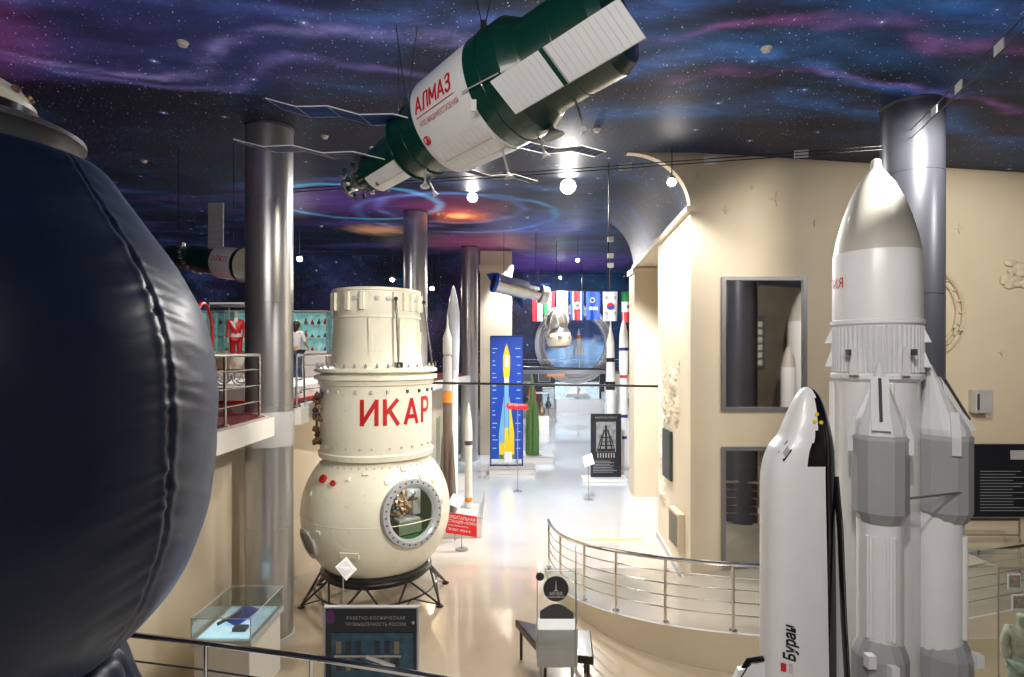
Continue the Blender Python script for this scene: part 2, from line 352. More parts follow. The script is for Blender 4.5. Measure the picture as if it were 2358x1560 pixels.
def thing(name,loc,label,category,group=None):
    e=bpy.data.objects.new(name,None); e.empty_display_size=0.2; e.location=V(loc); coll.objects.link(e)
    e['label']=label; e['category']=category
    if group: e['group']=group
    WL[e.name]=V(loc); return e
def part(name,parent,loc,label=None):
    o=bpy.data.objects.new(name,None); o.empty_display_size=.1; coll.objects.link(o); o.parent=parent; o.location=V(loc)-WL[parent.name]; WL[o.name]=V(loc)
    if label: o['label']=label
    return o
def plane_fn(o,ex,ey): 
    o=V(o);ex=V(ex);ey=V(ey); return lambda x,y:o+ex*x+ey*y
X_=V((1,0,0)); Z_=V((0,0,1))
def lerp(a,b,t): return a+(b-a)*t
def interp(tab,x):
    if x<=tab[0][0]: return tab[0][1]
    for (a,b),(c,d) in zip(tab,tab[1:]):
        if x<=c: return lerp(b,d,(x-a)/(c-a))
    return tab[-1][1]
# ------------------------------------------------------------ room
CT=[(-3,7.1),(6,7.08),(8,7.18),(9.5,7.36),(12,7.6),(15.3,7.82),(21.4,8.02),(32,8.5),(43,8.6)]
def zc(x,y): return interp(CT,y)-0.06*max(0,x-3)*(1 if y<9.6 else 0)
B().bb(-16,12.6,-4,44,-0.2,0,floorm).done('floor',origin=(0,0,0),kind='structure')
def grid(xs,ys,zf,mat,b,flip=False):
    vs=[(x,y,zf(x,y)) for y in ys for x in xs]; n=len(xs); fs=[(j*n+i,j*n+i+1,(j+1)*n+i+1,(j+1)*n+i) for j in range(len(ys)-1) for i in range(n-1)]
    b.add(vs,fs,mat,True)
b=B()
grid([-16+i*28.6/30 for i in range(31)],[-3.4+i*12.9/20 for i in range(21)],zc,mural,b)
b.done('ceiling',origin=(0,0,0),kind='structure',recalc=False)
def xw(y): return 2.98+0.076*(y-9.5)
b=B()
ys=[9.5+i*(16.4-9.5)/14 for i in range(15)]
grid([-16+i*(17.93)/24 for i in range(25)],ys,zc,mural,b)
vs=[];K=14
for y in ys:
    zt=zc(0,y); rx=1.05; 
    for k in range(K+1):
        t=math.pi/2*k/K; vs.append((xw(y)-rx+rx*math.sin(t),y,6.43+(zt-6.43)*math.cos(t)))
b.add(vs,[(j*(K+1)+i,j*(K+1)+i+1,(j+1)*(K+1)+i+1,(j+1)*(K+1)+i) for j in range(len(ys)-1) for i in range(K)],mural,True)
vs=[];
for y in ys: vs+= [(1.93,y,zc(0,y)),(xw(y)-1.05,y,zc(0,y))]
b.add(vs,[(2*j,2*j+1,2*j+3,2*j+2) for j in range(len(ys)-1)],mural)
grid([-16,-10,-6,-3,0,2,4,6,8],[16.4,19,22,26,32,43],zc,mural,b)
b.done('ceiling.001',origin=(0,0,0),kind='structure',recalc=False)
b=B(); y0=9.5; pts=[(2.98,y0,0),(12.6,y0,0),(12.6,y0,zc(12.6,9.5))]
for i in range(10): x=lerp(12.6,1.93,(i+1)/10); pts.append((x,y0,zc(x,9.49)))
for k in range(1,13):
    t=math.pi/2*k/12; pts.append((1.93+1.05*math.sin(t),y0,6.43+(7.36-6.43)*math.cos(t)))
b.prism(pts,(0,0.15,0),cream); b.done('wall_front',origin=(0,0,0),kind='structure')
b=B(); YE=12.5
b.prism([(2.985,9.66,0),(xw(YE),YE,0),(4.1,YE,0),(3.48,9.66,0)],(0,0,6.43),cream)
b.done('wall_right',origin=(0,0,0),kind='structure')
b=B()
b.bb(3.42,4.3,15.9,16.6,0,6.40,cream); b.bb(3.37,4.35,15.84,16.66,6.25,6.40,cream)
b.done('wall_pier',origin=(3.8,16.2,0),kind='structure')
b=B(); b.bb(4.12,4.35,12.52,15.82,0,6.43,cream); b.done('wall_niche',kind='structure')
b=B(); b.prism([(xw(YE)-.03,YE,6.43),(xw(16.6)-.03,16.6,6.43),(4.4,16.6,6.43),(4.4,YE,6.43)],(0,0,.12),cream); b.done('ceiling.002',origin=(0,0,0),kind='structure')
b=B(); b.bb(7.3,7.5,16.7,43,0,8.8,cream); b.bb(4.42,7.5,16.3,16.6,0,8.2,cream); b.done('wall_far_right',kind='structure')
B().prism([(2.93,9.44,0),(xw(YE)-0.04,YE,0),(xw(YE)-0.0,YE,0),(2.975,9.44,0)],(0,0,0.12),lgrey).done('baseboard_right',kind='structure')
B().prism([(2.90,9.45,6.36),(xw(YE)-0.08,YE,6.36),(xw(YE)+0.1,YE,6.36),(3.1,9.45,6.36)],(0,0,0.1),cream).done('trim_1',kind='structure')
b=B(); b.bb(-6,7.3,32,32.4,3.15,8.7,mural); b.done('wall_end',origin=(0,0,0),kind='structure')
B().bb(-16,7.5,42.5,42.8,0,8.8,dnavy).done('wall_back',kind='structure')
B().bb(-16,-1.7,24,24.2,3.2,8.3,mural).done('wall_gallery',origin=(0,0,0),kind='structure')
B().bb(-16.2,-16,-3.4,24,0,8.3,dnavy).done('wall_left',kind='structure')
B().bb(-16,12.6,-3.6,-3.4,0,7.5,rearm).done('wall_rear',kind='structure')
B().bb(12.6,12.8,-3.4,9.5,0,7.0,rearm).done('wall_right.001',kind='structure')
edge=[(-3.02,5.05),(-3.05,7.3),(-3.43,7.70),(-3.43,8.28),(-3.12,8.42),(-3.12,8.75),(-3.28,9.1),(-3.36,9.5),(-3.25,10.3),(-2.9,11.3),(-2.75,13),(-2.45,15.3),(-1.5,21.4),(-0.9,26),(-0.3,32)]
b=B(); b.prism([(x,y,2.95) for x,y in edge]+[(-15.8,32,2.95),(-15.8,5.05,2.95)],(0,0,0.24),whitep)
b.prism([(x-0.12,y,3.19) for x,y in edge]+[(-15.8,32,3.19),(-15.8,5.05,3.19)],(0,0,0.012),redfloor)
b.done('floor.001',origin=(0,0,0),kind='structure')
wl=[(-3.95,5.3),(-3.95,9.5),(-3.3,15.3),(-2.5,21.4)]
b=B(); b.prism([(x,y,0) for x,y in wl]+[(x-0.3,y,0) for x,y in wl[::-1]],(0,0,2.95),cream); b.done('wall_left.001',origin=(0,0,0),kind='structure')
B().bb(-0.3,7.3,29.5,32.4,2.95,3.15,dgrey).done('floor.002',kind='structure')
B().bb(-4.6,1.0,-2,4.75,0,0.72,whitep).done('floor.003',kind='structure')
# ------------------------------------------------------------ ramp
outer=[(0.61,10.6,0.0),(0.66,9.9,.05),(.82,9.2,.12),(1.1,8.5,.23),(1.5,7.9,.34),(2.1,7.4,.42),(2.9,7.1,.46),(3.8,7.0,.46),(5,7.2,.46),(7.5,8.0,.46)]
inner=[(2.92,10.6,0),(2.91,10.2,.05),(2.90,9.9,.12),(2.9,9.6,.23),(3.2,9.48,.34),(3.8,9.48,.42),(4.5,9.48,.46),(5.5,9.48,.46),(6.5,9.48,.46),(9,9.48,.46)]
def catmull(pts,k=6):
    pts=[V(p) for p in pts]; out=[]
    for i in range(len(pts)-1):
        p0=pts[max(i-1,0)];p1=pts[i];p2=pts[i+1];p3=pts[min(i+2,len(pts)-1)]
        for j in range(k):
            t=j/k; out.append(0.5*((2*p1)+(p2-p0)*t+(2*p0-5*p1+4*p2-p3)*t*t+(3*p1-p0-3*p2+p3)*t**3))
    out.append(pts[-1]); return out
o2=catmull(outer,5); i2=[]
for i in range(len(inner)-1):
    for j in range(5): i2.append(V(inner[i]).lerp(V(inner[i+1]),j/5))
i2.append(V(inner[-1])); n=len(o2)
deckm=pbr('ramp_deck',(0.38,0.35,0.30),0.25,var=0.08,scale=2,coat=0.4)
b=B(); b.add([p+V((0,0,.004)) for p in o2]+[p+V((0,0,.004)) for p in i2],[(i,i+1,n+i+1,n+i) for i in range(n-1)],deckm,True)
b.add([p+V((0,0,.03)) for p in o2]+[V((p.x,p.y,0)) for p in o2],[(i,i+1,n+i+1,n+i) for i in range(n-1)],cream,True)
b.add([p+V((0,0,.03)) for p in o2]+[p+V((0.03,0.04,.03)) for p in o2],[(i,i+1,n+i+1,n+i) for i in range(n-1)],lgrey)
b.done('floor.004',origin=(0,0,0),kind='structure',recalc=False)
B().bb(0.95,2.8,12.2,12.28,0.0,0.006,yellow).done('floor_marking_tape',label='yellow warning tape stuck across the pale hall floor',category='floor tape')
def railing(name,label,path,h,heights,posts,r=0.025,mat=chrome,group=None):
    base=path[0]; e=thing(name,base,label,'railing',group)
    B().tube([V(p)+V((0,0,h)) for p in path],r,mat,10).done('handrail',e)
    for q in heights: B().tube([V(p)+V((0,0,q)) for p in path],r*0.38,mat,6).done('rail_bar',e)
    for i in posts:
        p=V(path[i]); B().rod(p,p+V((0,0,h)),r*0.75,mat,10).lathe([(r*1.8,0),(r*1.8,.015)],p,n=12,mat=mat).done('post',e)
    return e
rp=[p+V((0.07,0.06,0.03)) for p in o2]
railing('railing','curved chrome tube railing around the pale ramp',rp,0.85,[0.2,0.36,0.52,0.68],[1,8,14,19,24,29,35,41],0.028)
mez=[(x,y,3.202) for x,y in [(-3.22,8.5),(-3.25,8.8),(-3.40,9.1),(-3.47,9.5),(-3.36,10.3),(-3.0,11.3)]]
railing('railing','chrome railing along the edge of the upper gallery',mez,0.78,[0.2,0.4,0.6],[0,3,4,5],0.022)
mez=[(x,y,3.202) for x,y in [(-3.16,5.2),(-3.18,6.3),(-3.2,7.2)]]
railing('railing','short chrome railing on the gallery edge beside the metal column',mez,0.78,[0.2,0.4,0.6],[0,1,2],0.022)
mez=[(x,y,3.202) for x,y in [(-1.55,22.0),(-1.35,24.5),(-0.75,28.5)]]
railing('railing','chrome railing on the far gallery',mez,0.9,[0.25,0.5,0.7],[0,1,2],0.025)
railing('railing','stair landing railing with polished steel handrail and bars',[(-3.19,4.62,.72),(-2.4,4.46,.72),(-1.5,4.25,.72),(-0.67,4.03,.72),(0.1,3.8,.72)],1.01,[0.8,0.6,0.4],[1,2,3],0.022)
railing('railing','chrome railing standing behind the white rocket model',[(4.6,9.2,.466),(6,9.2,.466),(8.2,9.2,.466)],0.85,[0.3,0.6],[0,1,2],0.025)
# ------------------------------------------------------------ columns
def column(c,r,mat,label,collar=None):
    x,y=c; z=zc(x,y); e=thing('support_column',(x,y,0),label,'column',None)
    js=[1.6,3.3,4.7,6.15]; pf=[(r,0.0)]
    for j in js: pf+=[(r,j-.006),(r-.006,j-.004),(r-.006,j+.004),(r,j+.006)]
    pf+=[(r,z-0.02)]
    b=B(); b.lathe(pf,(x,y,0),n=64,mat=mat); b.done('shaft',e,sharp=50)
    b=B(); b.lathe([(r+.008,z-.05),(r+.012,z-.03),(r+.012,z-.01)],(x,y,0),n=48,mat=dgrey); b.done('capital',e)
    if collar: B().lathe([(r+.012,2.72),(r+.015,2.73),(r+.015,3.19),(r+.012,3.2)],(x,y,0),n=48,mat=lgrey,cap=False).done('collar',e)
    B().lathe([(r+.02,0.0),(r+.02,0.08)],(x,y,0),n=48,mat=lgrey).done('base_ring',e)
    return e
column((-3.41,8.0),0.315,metal,'tall brushed metal column rising past the gallery edge',True)
column((-2.6,15.3),0.32,metal,'brushed metal column behind the cream capsule')
column((-1.6,21.4),0.32,metal,'slim brushed metal column in the long hall')
column((4.85,6.9),0.33,dmetal,'thick blue-grey metal column behind the rocket model')
b=B(); b.bb(-1.25,0.0,22.4,23.4,0,zc(0,22.4)-0.02,cream); b.bb(-1.3,0.05,22.35,23.45,7.3,7.5,cream)
b.done('wall_pier.001',kind='structure')
# ------------------------------------------------------------ windows and wall items
def window(name,x0,x1,z0,z1,y=9.5):
    b=B(); t=0.06
    b.bb(x0,x1,y-.06,y+.0,z0,z0+t,winframe).bb(x0,x1,y-.06,y,z1-t,z1,winframe).bb(x0,x0+t,y-.06,y,z0+t,z1-t,winframe).bb(x1-t,x1,y-.06,y,z0+t,z1-t,winframe)
    b.bb(x0+t,x1-t,y-.02,y-.005,z0+t,z1-t,mirror); b.done(name,kind='structure')
window('window_1',3.49,4.90,3.05,5.28); window('window_2',3.49,4.90,0.47,2.45)
e=thing('wall_speaker',(7.78,9.42,3.2),'small grey wall box fixed to the cream wall','wall box')
b=B(); b.bb(7.62,7.90,9.34,9.5,3.02,3.40,lgrey); b.done('housing',e,bevel=0.015)
B().bb(7.64,7.67,9.325,9.345,3.08,3.34,dgrey).done('grille',e)
e=thing('information_panel',(8.6,9.45,1.3),'wide black information panel with white text on the cream wall','information panel')
B().bb(7.55,9.9,9.42,9.48,1.3,2.5,posterb).done('board',e)
b=B()
for i in range(14):
    z=2.05-i*0.05; L=random.uniform(0.5,1.0); b.bb(7.75,7.75+L,9.405,9.42,z,z+.008,grey)
b.bb(8.25,8.55,9.405,9.42,2.25,2.4,lgrey)
b.done('printed_text',e)['kind']='stuff'
def star(b,c,r,mat,k=4,rin=0.25,th=0.02):
    pts=[]
    for i in range(2*k):
        a=math.pi/2+math.pi*i/k; q=r if i%2==0 else r*rin; pts.append(V(c)+V((q*math.cos(a),0,q*math.sin(a))))
    b.prism(pts,(0,-th,0),mat)
for (px,py,r) in ((1606,406,.07),(1670,484,.07),(1731,433,.05),(1788,459,.13),(1875,515,.06),(2207,527,.09),(2305,812,.06)):
    b=B(); p=W(px,py,9.498); star(b,p,r,relief); b.done('star_relief',label='small four-pointed plaster star on the cream wall',category='wall relief',group='plaster stars on the wall')
c=W(2110,720,9.46); e=thing('wheel_relief',c,'large round plaster wheel relief on the cream wall','wall relief')
B().torus(c,0.80,0.035,relief,(0,1,0),64,6).done('rim',e)
B().torus(c,0.68,0.02,relief,(0,1,0),64,6).done('inner_rim',e)
for i in range(24):
    a=2*math.pi*i/24; B().ball(c+V((math.cos(a)*.74,0,math.sin(a)*.74)),0.02,relief,8).done('stud',e)
b=B(); random.seed(3)
for i in range(26):
    p=W(2335+random.uniform(-22,30),632+random.uniform(-28,28),9.47); b.ball(p,random.uniform(.04,.10),relief,10,(1.3,0.35,0.7))
b.done('figure_relief',label='sculpted plaster relief cluster on the cream wall',category='wall relief')
def reliefplate(y1,y2,z1,z2,seed,dens):
    b=B(); NY,NZ=60,90; vs=[]; from mathutils import noise as mn
    for j in range(NZ+1):
        for i in range(NY+1):
            y=lerp(y1,y2,i/NY); z=lerp(z1,z2,j/NZ); h=mn.noise(V((y*2.6+seed,z*2.2,seed)))+.5*mn.noise(V((y*6,z*6+seed,1)))+.3*mn.noise(V((y*14,z*14,2)))
            edge_=min(i,NY-i)/NY*2; ez=min(j,NZ-j)/NZ*2; h=max(0,h+dens-.35*(1-min(1,edge_*3))-.35*(1-min(1,ez*4)))*.08
            vs.append((xw(y)-.004-h,y,z))
    b.add(vs,[(j*(NY+1)+i,j*(NY+1)+i+1,(j+1)*(NY+1)+i+1,(j+1)*(NY+1)+i) for j in range(NZ) for i in range(NY)],cream,True)
    b.done('figure_relief',label='tall sculpted plaster relief on the corridor wall',category='wall relief',recalc=False,sharp=80)
reliefplate(10.3,12.4,2.58,3.9,3.1,.15); reliefplate(11.55,12.4,.9,2.5,5.2,.12)
e=thing('notice_board',(xw(11.2)-.05,11.2,1.55),'narrow dark green framed board hung on the corridor wall','notice board')
y1,y2=10.9,11.5; x=xw(10.9)-0.01
B().bb(x-.04,x,y1,y2,1.55,2.5,dgreen).done('frame',e); B().bb(x-.05,x-.04,y1+.05,y2-.05,1.60,2.45,dgrey).done('panel',e)
e=thing('radiator_cover',(xw(10.2)-.1,10.2,.55),'cream wall radiator low on the corridor wall','radiator')
b=B(); x=xw(9.9)-0.005; b.bb(x-.12,x,9.9,10.5,0.55,1.2,cream); b.done('casing',e,bevel=.01)
for i in range(10): B().bb(x-.125,x-.12,9.93+i*.055,9.95+i*.055,.6,1.15,dgrey).done('slot',e)
# ------------------------------------------------------------ fabric wrapped sphere
C0=(-3.36,3.5)
def sil(px,py,c):
    d=math.hypot(*c); a=math.atan2(c[0],c[1]); q=math.atan((px-CX)/F); R=d*math.sin(abs(q-a)); D=math.sqrt(d*d-R*R)*math.cos(q)
    return R,CH-(py-HY)/F*D
prof=[sil(*p,C0) for p in ((225,1498),(318,1425),(412,1322),(470,1205),(498,1095),(503,985),(502,880),(482,760),(428,650),(340,530),(290,468),(246,412),(190,398))]
prof=[(p[0],p[1]) for p in prof]
P3=catmull([(r,0,z) for r,z in prof],18)
d0=math.hypot(*C0); nx=V((-C0[0]/d0,-C0[1]/d0,0)); rt=V((-nx.y,nx.x,0))
e=thing('capsule_mockup',(C0[0],C0[1],0.72),'huge sphere wrapped in seamed dark navy satin on a draped stand','space capsule')
b=B(); N=460; vs=[]
from mathutils import noise as mn
for j,p in enumerate(P3):
    r0,z=p.x,p.z
    for i in range(N):
        ph=2*math.pi*i/N; r=r0; 
        best=9
        for k in range(6):
            dd=(ph-(math.radians(38)+k*math.pi/3)+math.pi)%(2*math.pi)-math.pi
            best=dd if abs(dd)<abs(best) else best
        ab=abs(best); sgn=7.3 if best>0 else 0
        mid=max(0,1-((z-3.6)/1.75)**2)
        cx_,cy_=math.cos(ph),math.sin(ph)
        amp=.5+.9*mn.noise(V((0,sgn,z*1.3))); w=math.exp(-(ab/(.09+.16*max(0,amp)))**1.3)
        fold=mn.noise(V((ab*2.2+sgn,0.3*sgn,z*10+ab*4)))+.6*mn.noise(V((ab*3+sgn,2,z*22+ab*6)))
        r+=0.022*w*(.25+.75*mid)*fold
        r+=0.016*mn.noise(V((cx_*1.6,cy_*1.6,z*1.4+3)))+.007*mn.noise(V((cx_*4,cy_*4,z*4)))
        low=max(0,min(1,(2.9-z)/.6)); r+=.012*low*mn.noise(V((cx_*9,cy_*9,z*2)))
        r+=0.008*math.exp(-((ab-.028)/.022)**2)*mid-0.014*math.exp(-(ab/0.007)**2)
        vs.append(V((C0[0],C0[1],z))+(nx*cx_+rt*cy_)*r)
fs=[(j*N+i,j*N+(i+1)%N,(j+1)*N+(i+1)%N,(j+1)*N+i) for j in range(len(P3)-1) for i in range(N)]
b.add(vs,fs,fabric,True); b.done('cloth_cover',e,sharp=120)
zt=prof[-1][1]
flm=pbr('flange_dark_metal',(.14,.14,.155),.4,.6)
b=B(); b.lathe([(0.52,zt-.05),(0.54,zt+.04),(0.56,zt+.10),(0.60,zt+.13),(0.60,zt+.16),(0.56,zt+.18),(0.42,zt+.19),(0.40,zt+.22),(0.0,zt+.22)],(C0[0],C0[1],0),n=72,mat=flm,cap=False)
b.done('neck_flange',e,label='grey metal neck flange')
b=B(); b.lathe([(0.36,zt+.21),(0.36,zt+.30),(0.34,zt+.31,black)],(C0[0],C0[1],0),n=64,mat=black)
b.lathe([(0.33,zt+.30),(0.34,zt+.34),(0.27,zt+.44),(0.17,zt+.50),(0.06,zt+.54),(0.001,zt+.55)],(C0[0],C0[1],0),n=48,mat=creamcap)
b.done('hatch_dome',e,label='cream hatch dome with bolted rim')
for i in range(12):
    a=i*math.pi/6; B().lathe([(0.025,0),(0.025,.025)],(C0[0]+.30*math.cos(a),C0[1]+.30*math.sin(a),zt+.40),(math.cos(a),math.sin(a),.8),10,bronze).done('hatch_bolt',e)
b=B(); N=240; vs=[]; sk=catmull([(0.62,0,2.12),(0.70,0,2.04),(0.80,0,1.98),(0.86,0,1.80),(0.93,0,1.5),(0.95,0,1.1),(0.93,0,0.74)],6)
for j,p in enumerate(sk):
    for i in range(N):
        ph=2*math.pi*i/N; f_=mn.noise(V((math.cos(ph)*5,math.sin(ph)*5,p.z*1.5)))+.5*mn.noise(V((math.cos(ph)*11,math.sin(ph)*11,p.z*3+4))); r=p.x*(1+0.07*f_*min(1,j/6)); vs.append(V((C0[0]+r*math.cos(ph),C0[1]+r*math.sin(ph),p.z)))
b.add(vs,[(j*N+i,j*N+(i+1)%N,(j+1)*N+(i+1)%N,(j+1)*N+i) for j in range(len(sk)-1) for i in range(N)],fabric,True)
b.done('cloth_skirt',e,sharp=80)
# ------------------------------------------------------------ cream orbital capsule
c=(-2.24,9.44); SR=1.2; SZ=1.46
e=thing('orbital_capsule',(c[0],c[1],0),'cream bell-shaped spacecraft with round porthole and red lettering','spacecraft')
d=math.hypot(*c); fn_=V((-c[0]/d,-c[1]/d,0)); fr=V((-fn_.y,fn_.x,0)); FA=math.atan2(fn_.y,fn_.x)
def pol(phi,r,z): return V((c[0],c[1],z))+(fn_*math.cos(phi)+fr*math.sin(phi))*r
def sdir(phi,el): return (fn_*math.cos(phi)+fr*math.sin(phi))*math.cos(el)+V((0,0,math.sin(el)))
def rotz(phi): return Matrix.Rotation(FA+phi,3,'Z')
b=B(); SC=V((c[0],c[1],SZ)); pd=sdir(math.radians(27),math.radians(7)); N=128;M=80
vs=[];fs=[]
for j in range(M+1):
    t=math.pi*j/M
    for i in range(N):
        a=2*math.pi*i/N; vs.append(SC+V((math.sin(t)*math.cos(a),math.sin(t)*math.sin(a),math.cos(t)))*SR)
pr=0.42
for j in range(M):
    for i in range(N):
        f=(j*N+i,j*N+(i+1)%N,(j+1)*N+(i+1)%N,(j+1)*N+i); cc=(vs[f[0]]+vs[f[1]]+vs[f[2]]+vs[f[3]])/4-SC
        if cc.z>1.0: continue
        if (cc-pd*cc.dot(pd)).length<pr and cc.dot(pd)>0: continue
        fs.append(f)
b.add(vs,fs,creamcap,True); b.done('sphere_hull',e,recalc=False,label='cream painted spherical hull')
b=B(); b.lathe([(0.80,2.36),(0.92,2.36),(0.93,2.44),(0.90,2.46),(0.90,3.50),(0.93,3.52),(0.93,3.58),(0.86,3.60),(0.74,3.64)],(c[0],c[1],0),n=96,mat=creamcap,cap=False)
b.done('lower_cylinder',e)
b=B(); b.lathe([(0.74,3.70),(0.93,3.70),(0.99,3.72),(0.99,3.76),(0.93,3.79),(0.74,3.80)],(c[0],c[1],0),n=96,mat=creamcap,cap=False); b.done('flange',e,label='upper bolted cream flange')
b=B(); b.lathe([(0.86,3.56),(0.99,3.60),(0.99,3.66),(0.88,3.68),(0.88,3.72)],(c[0],c[1],0),n=96,mat=creamcap,cap=False); b.done('flange',e)
for i in range(36):
    a=2*math.pi*i/36; p=pol(a,0.95,3.79); B().lathe([(0.022,0),(0.022,.03),(0.012,.03),(0.012,.06)],p,n=8,mat=steel).done('flange_bolt',e)
b=B(); b.lathe([(0.74,3.78),(0.735,3.82),(0.69,4.54),(0.70,4.56),(0.72,4.57),(0.72,4.60)],(c[0],c[1],0),n=96,mat=creamcap,cap=False); b.done('upper_cone',e)
b=B(); b.lathe([(0.69,4.58),(0.70,4.60),(0.70,4.98),(0.72,4.99),(0.72,5.03),(0.66,5.04),(0.001,5.05)],(c[0],c[1],0),n=96,mat=creamcap,cap=False)
b.done('top_drum',e)
for a in (-75,-63,-38,-18,22,36,48,64,77):
    B().box(pol(math.radians(a),0.725,4.82),(0.05,0.06,0.28),creamcap,rotz(math.radians(a))).done('bracket',e)
for a in (-28,0,14,56): 
    ra=math.radians(a); B().lathe([(.04,0),(.04,.02),(.02,.025)],pol(ra,0.70,4.86),pol(ra,1,0)-pol(ra,0,0),12,lgrey).done('port_cap',e)
for a in (-8,30,70):
    ra=math.radians(a); B().box(pol(ra,0.72,4.25),(.03,.14,.20) if a==70 else (.03,.05,.6),creamcap,rotz(ra)).done('cover_strip',e)
for a,r0,r1 in ((21,.90,.80),(75,.93,.78)):
    ra=math.radians(a); b=B(); b.rod(pol(ra,r0,3.8),pol(ra,r1,4.85),0.016,black,8).ball(pol(ra,r1,4.85),0.035,black,10).box(pol(ra,r0,3.83),(.1,.1,.08),black,rotz(ra)); b.done('strut',e,label='slender black strut')
for a in (-70,-55,-40,-20,-5,10,30,45,60,75):
    ra=math.radians(a); B().box(pol(ra,.915,3.42),(.03,.035,.05),lgrey if a%3 else dgrey,rotz(ra)).done('latch',e)
for a in (-70,-58,-46,-30,-16,-5,12,24,36,50,62,74):
    ra=math.radians(a); B().lathe([(.018,0),(.018,.02)],pol(ra,.90,2.56),pol(ra,1,0)-pol(ra,0,0),10,lgrey).done('port_cap',e)
b=B(); q=SC+pd*math.sqrt(SR*SR-pr*pr)
b.lathe([(pr-.04,-.02),(pr-.03,.05),(pr+.01,.07),(pr+.08,.055),(pr+.09,-.02),(pr+.02,-.05)],q,pd,64,grey,cap=False)
b.done('porthole_ring',e,label='grey bolted porthole ring')
ax,e1,e2=frame(pd)
for i in range(28):
    a=2*math.pi*i/28; B().lathe([(0.014,0.055),(0.014,0.075)],q+(e1*math.cos(a)+e2*math.sin(a))*(pr+.04),pd,8,dgrey).done('porthole_bolt',e)
b=B(); b.lathe([(pr-.02,0.01),(0.001,0.02)],q,pd,48,glass,cap=False); b.done('porthole_glass',e)
I=SC+pd*0.45; I2=SC+pd*0.72
cab=part('cabin_interior',e,I,'green cabin equipment seen through the porthole')
B().lathe([(0.001,-0.55),(0.5,-0.5),(0.72,-0.25),(0.78,0.0)],I,pd,40,lgreen,cap=False).done('cabin_liner',cab)
pr_=V((-pd.y,pd.x,0)).normalized(); RM=Matrix.Rotation(math.atan2(pr_.y,pr_.x),3,'Z')
def ip(u,v,w=0): return I2+pr_*u+Z_*v+pd*w
B().box(ip(0.05,-0.40,-.1),(0.80,0.5,0.06),vgreen,RM).done('cabin_floor',cab); B().box(ip(.14,-.26,.0),(0.40,0.26,0.20),lgreen,RM).done('equipment_box',cab)
B().box(ip(.14,-.15,.0),(0.36,0.24,0.03),lgrey,RM).done('equipment_lid',cab)
B().box(ip(-.34,-.02,-.1),(0.14,0.2,0.6),lgrey,RM).done('equipment_box',cab); B().box(ip(.33,.10,-.1),(0.14,0.2,0.4),grey,RM).done('equipment_box',cab); B().box(ip(.05,.02,-.3),(0.5,0.1,0.5),creamcap,RM).done('equipment_box',cab)
random.seed(2)
for k in range(18):
    p=ip(random.uniform(-.28,.22),random.uniform(-.08,.24),random.uniform(-.15,.10)); B().lathe([(0.045,0),(.045,.08),(.02,.09),(.02,.14)],p,(random.uniform(-1,1),random.uniform(-1,.2),random.uniform(-.5,1)),12,bronze if k%3 else dgrey).done('valve',cab)
for p1_,p2_,m_ in ((ip(-.36,.1),ip(.34,.14),bronze),(ip(-.12,-.3),ip(-.1,.36),dgrey),(ip(.12,-.1),ip(.08,.38),bronze),(ip(-.2,-.3,.05),ip(-.22,.3,.05),lgrey)): B().rod(p1_,p2_,.02,m_).done('pipe',cab)
p2=sdir(math.radians(-62),math.radians(-17)); b=B(); b.lathe([(0.24,SR-.03),(0.25,SR+.02),(0.19,SR+.03),(0.18,SR-.0)],SC,p2,40,lgrey,cap=False).lathe([(0.18,SR+.01),(0.001,SR+.015)],SC,p2,32,black,cap=False); b.done('side_porthole',e)
for a,el in ((-50,32),(-37,30)): 
    dd=sdir(math.radians(a),math.radians(el)); B().lathe([(.06 if a<-40 else .04,SR-.01),(.06 if a<-40 else .04,SR+.05)],SC,dd,16,dred).done('red_cap',e,label='round red plastic cap')
for a,el,w,h in ((-20,-20,.28,.1),(-45,-5,.1,.05),(8,31,.06,.06),(40,32,.07,.07),(-10,38,.08,.05),(25,40,.08,.08),(-60,20,.06,.06),(-25,34,.06,.06),(52,26,.06,.06),(58,10,.05,.08)):
    dd=sdir(math.radians(a),math.radians(el)); ax_,u1,u2=frame(dd); p=SC+dd*(SR+.002)
    B().prism([p-u2*w/2-u1*h/2,p+u2*w/2-u1*h/2,p+u2*w/2+u1*h/2,p-u2*w/2+u1*h/2],dd*.025,creamcap).done('hull_plate',e)
for k in range(24):
    dd=sdir(math.radians(-85+k*7.5),math.radians(42)); B().lathe([(.014,SR-.005),(.014,SR+.012)],SC,dd,8,lgrey).done('hull_rivet',e)
B().torus(SC,SR+.001,.006,creamcap,(0,0,1),80,5).done('weld_band',e)
B().torus(SC+sdir(math.radians(-18),-.05)*SR*.97,.28,.005,creamcap,sdir(math.radians(-18),-.05),48,5).done('weld_band',e)
random.seed(11)
for k in range(22):
    a=math.radians(random.uniform(-92,-66)); z=random.uniform(2.55,3.4); p=pol(a,0.92,z)
    B().lathe([(0.03,0),(.03,.06),(.045,.07),(.045,.09)],p,V((math.cos(k),-.3,math.sin(k*2)))+(pol(a,1,0)-pol(a,0,0)),10,bronze if k%3 else dgrey).done('thruster_fitting',e,label='bronze valve fitting')
B().rod(pol(math.radians(-82),.95,2.6),pol(math.radians(-76),.95,3.4),.02,bronze).done('thruster_fitting',e)
b=B(); b.strokes('ИКАР',lambda x,y:pol(math.radians(24)+x/0.91,0.906,3.11+y),.37,.062,.78,.125,dred)
b.done('lettering',e,recalc=False,label='large red painted letters')
b=B(); b.torus((c[0],c[1],0.50),0.87,0.035,black,n=64).lathe([(0.78,.42),(0.84,.42),(0.88,.52),(0.88,.58),(0.84,.60),(.78,.52)],(c[0],c[1],0),n=64,mat=black,cap=False)
b.torus((c[0],c[1],0.22),0.98,0.018,black,n=64); b.done('support_ring',e,label='black painted support ring')
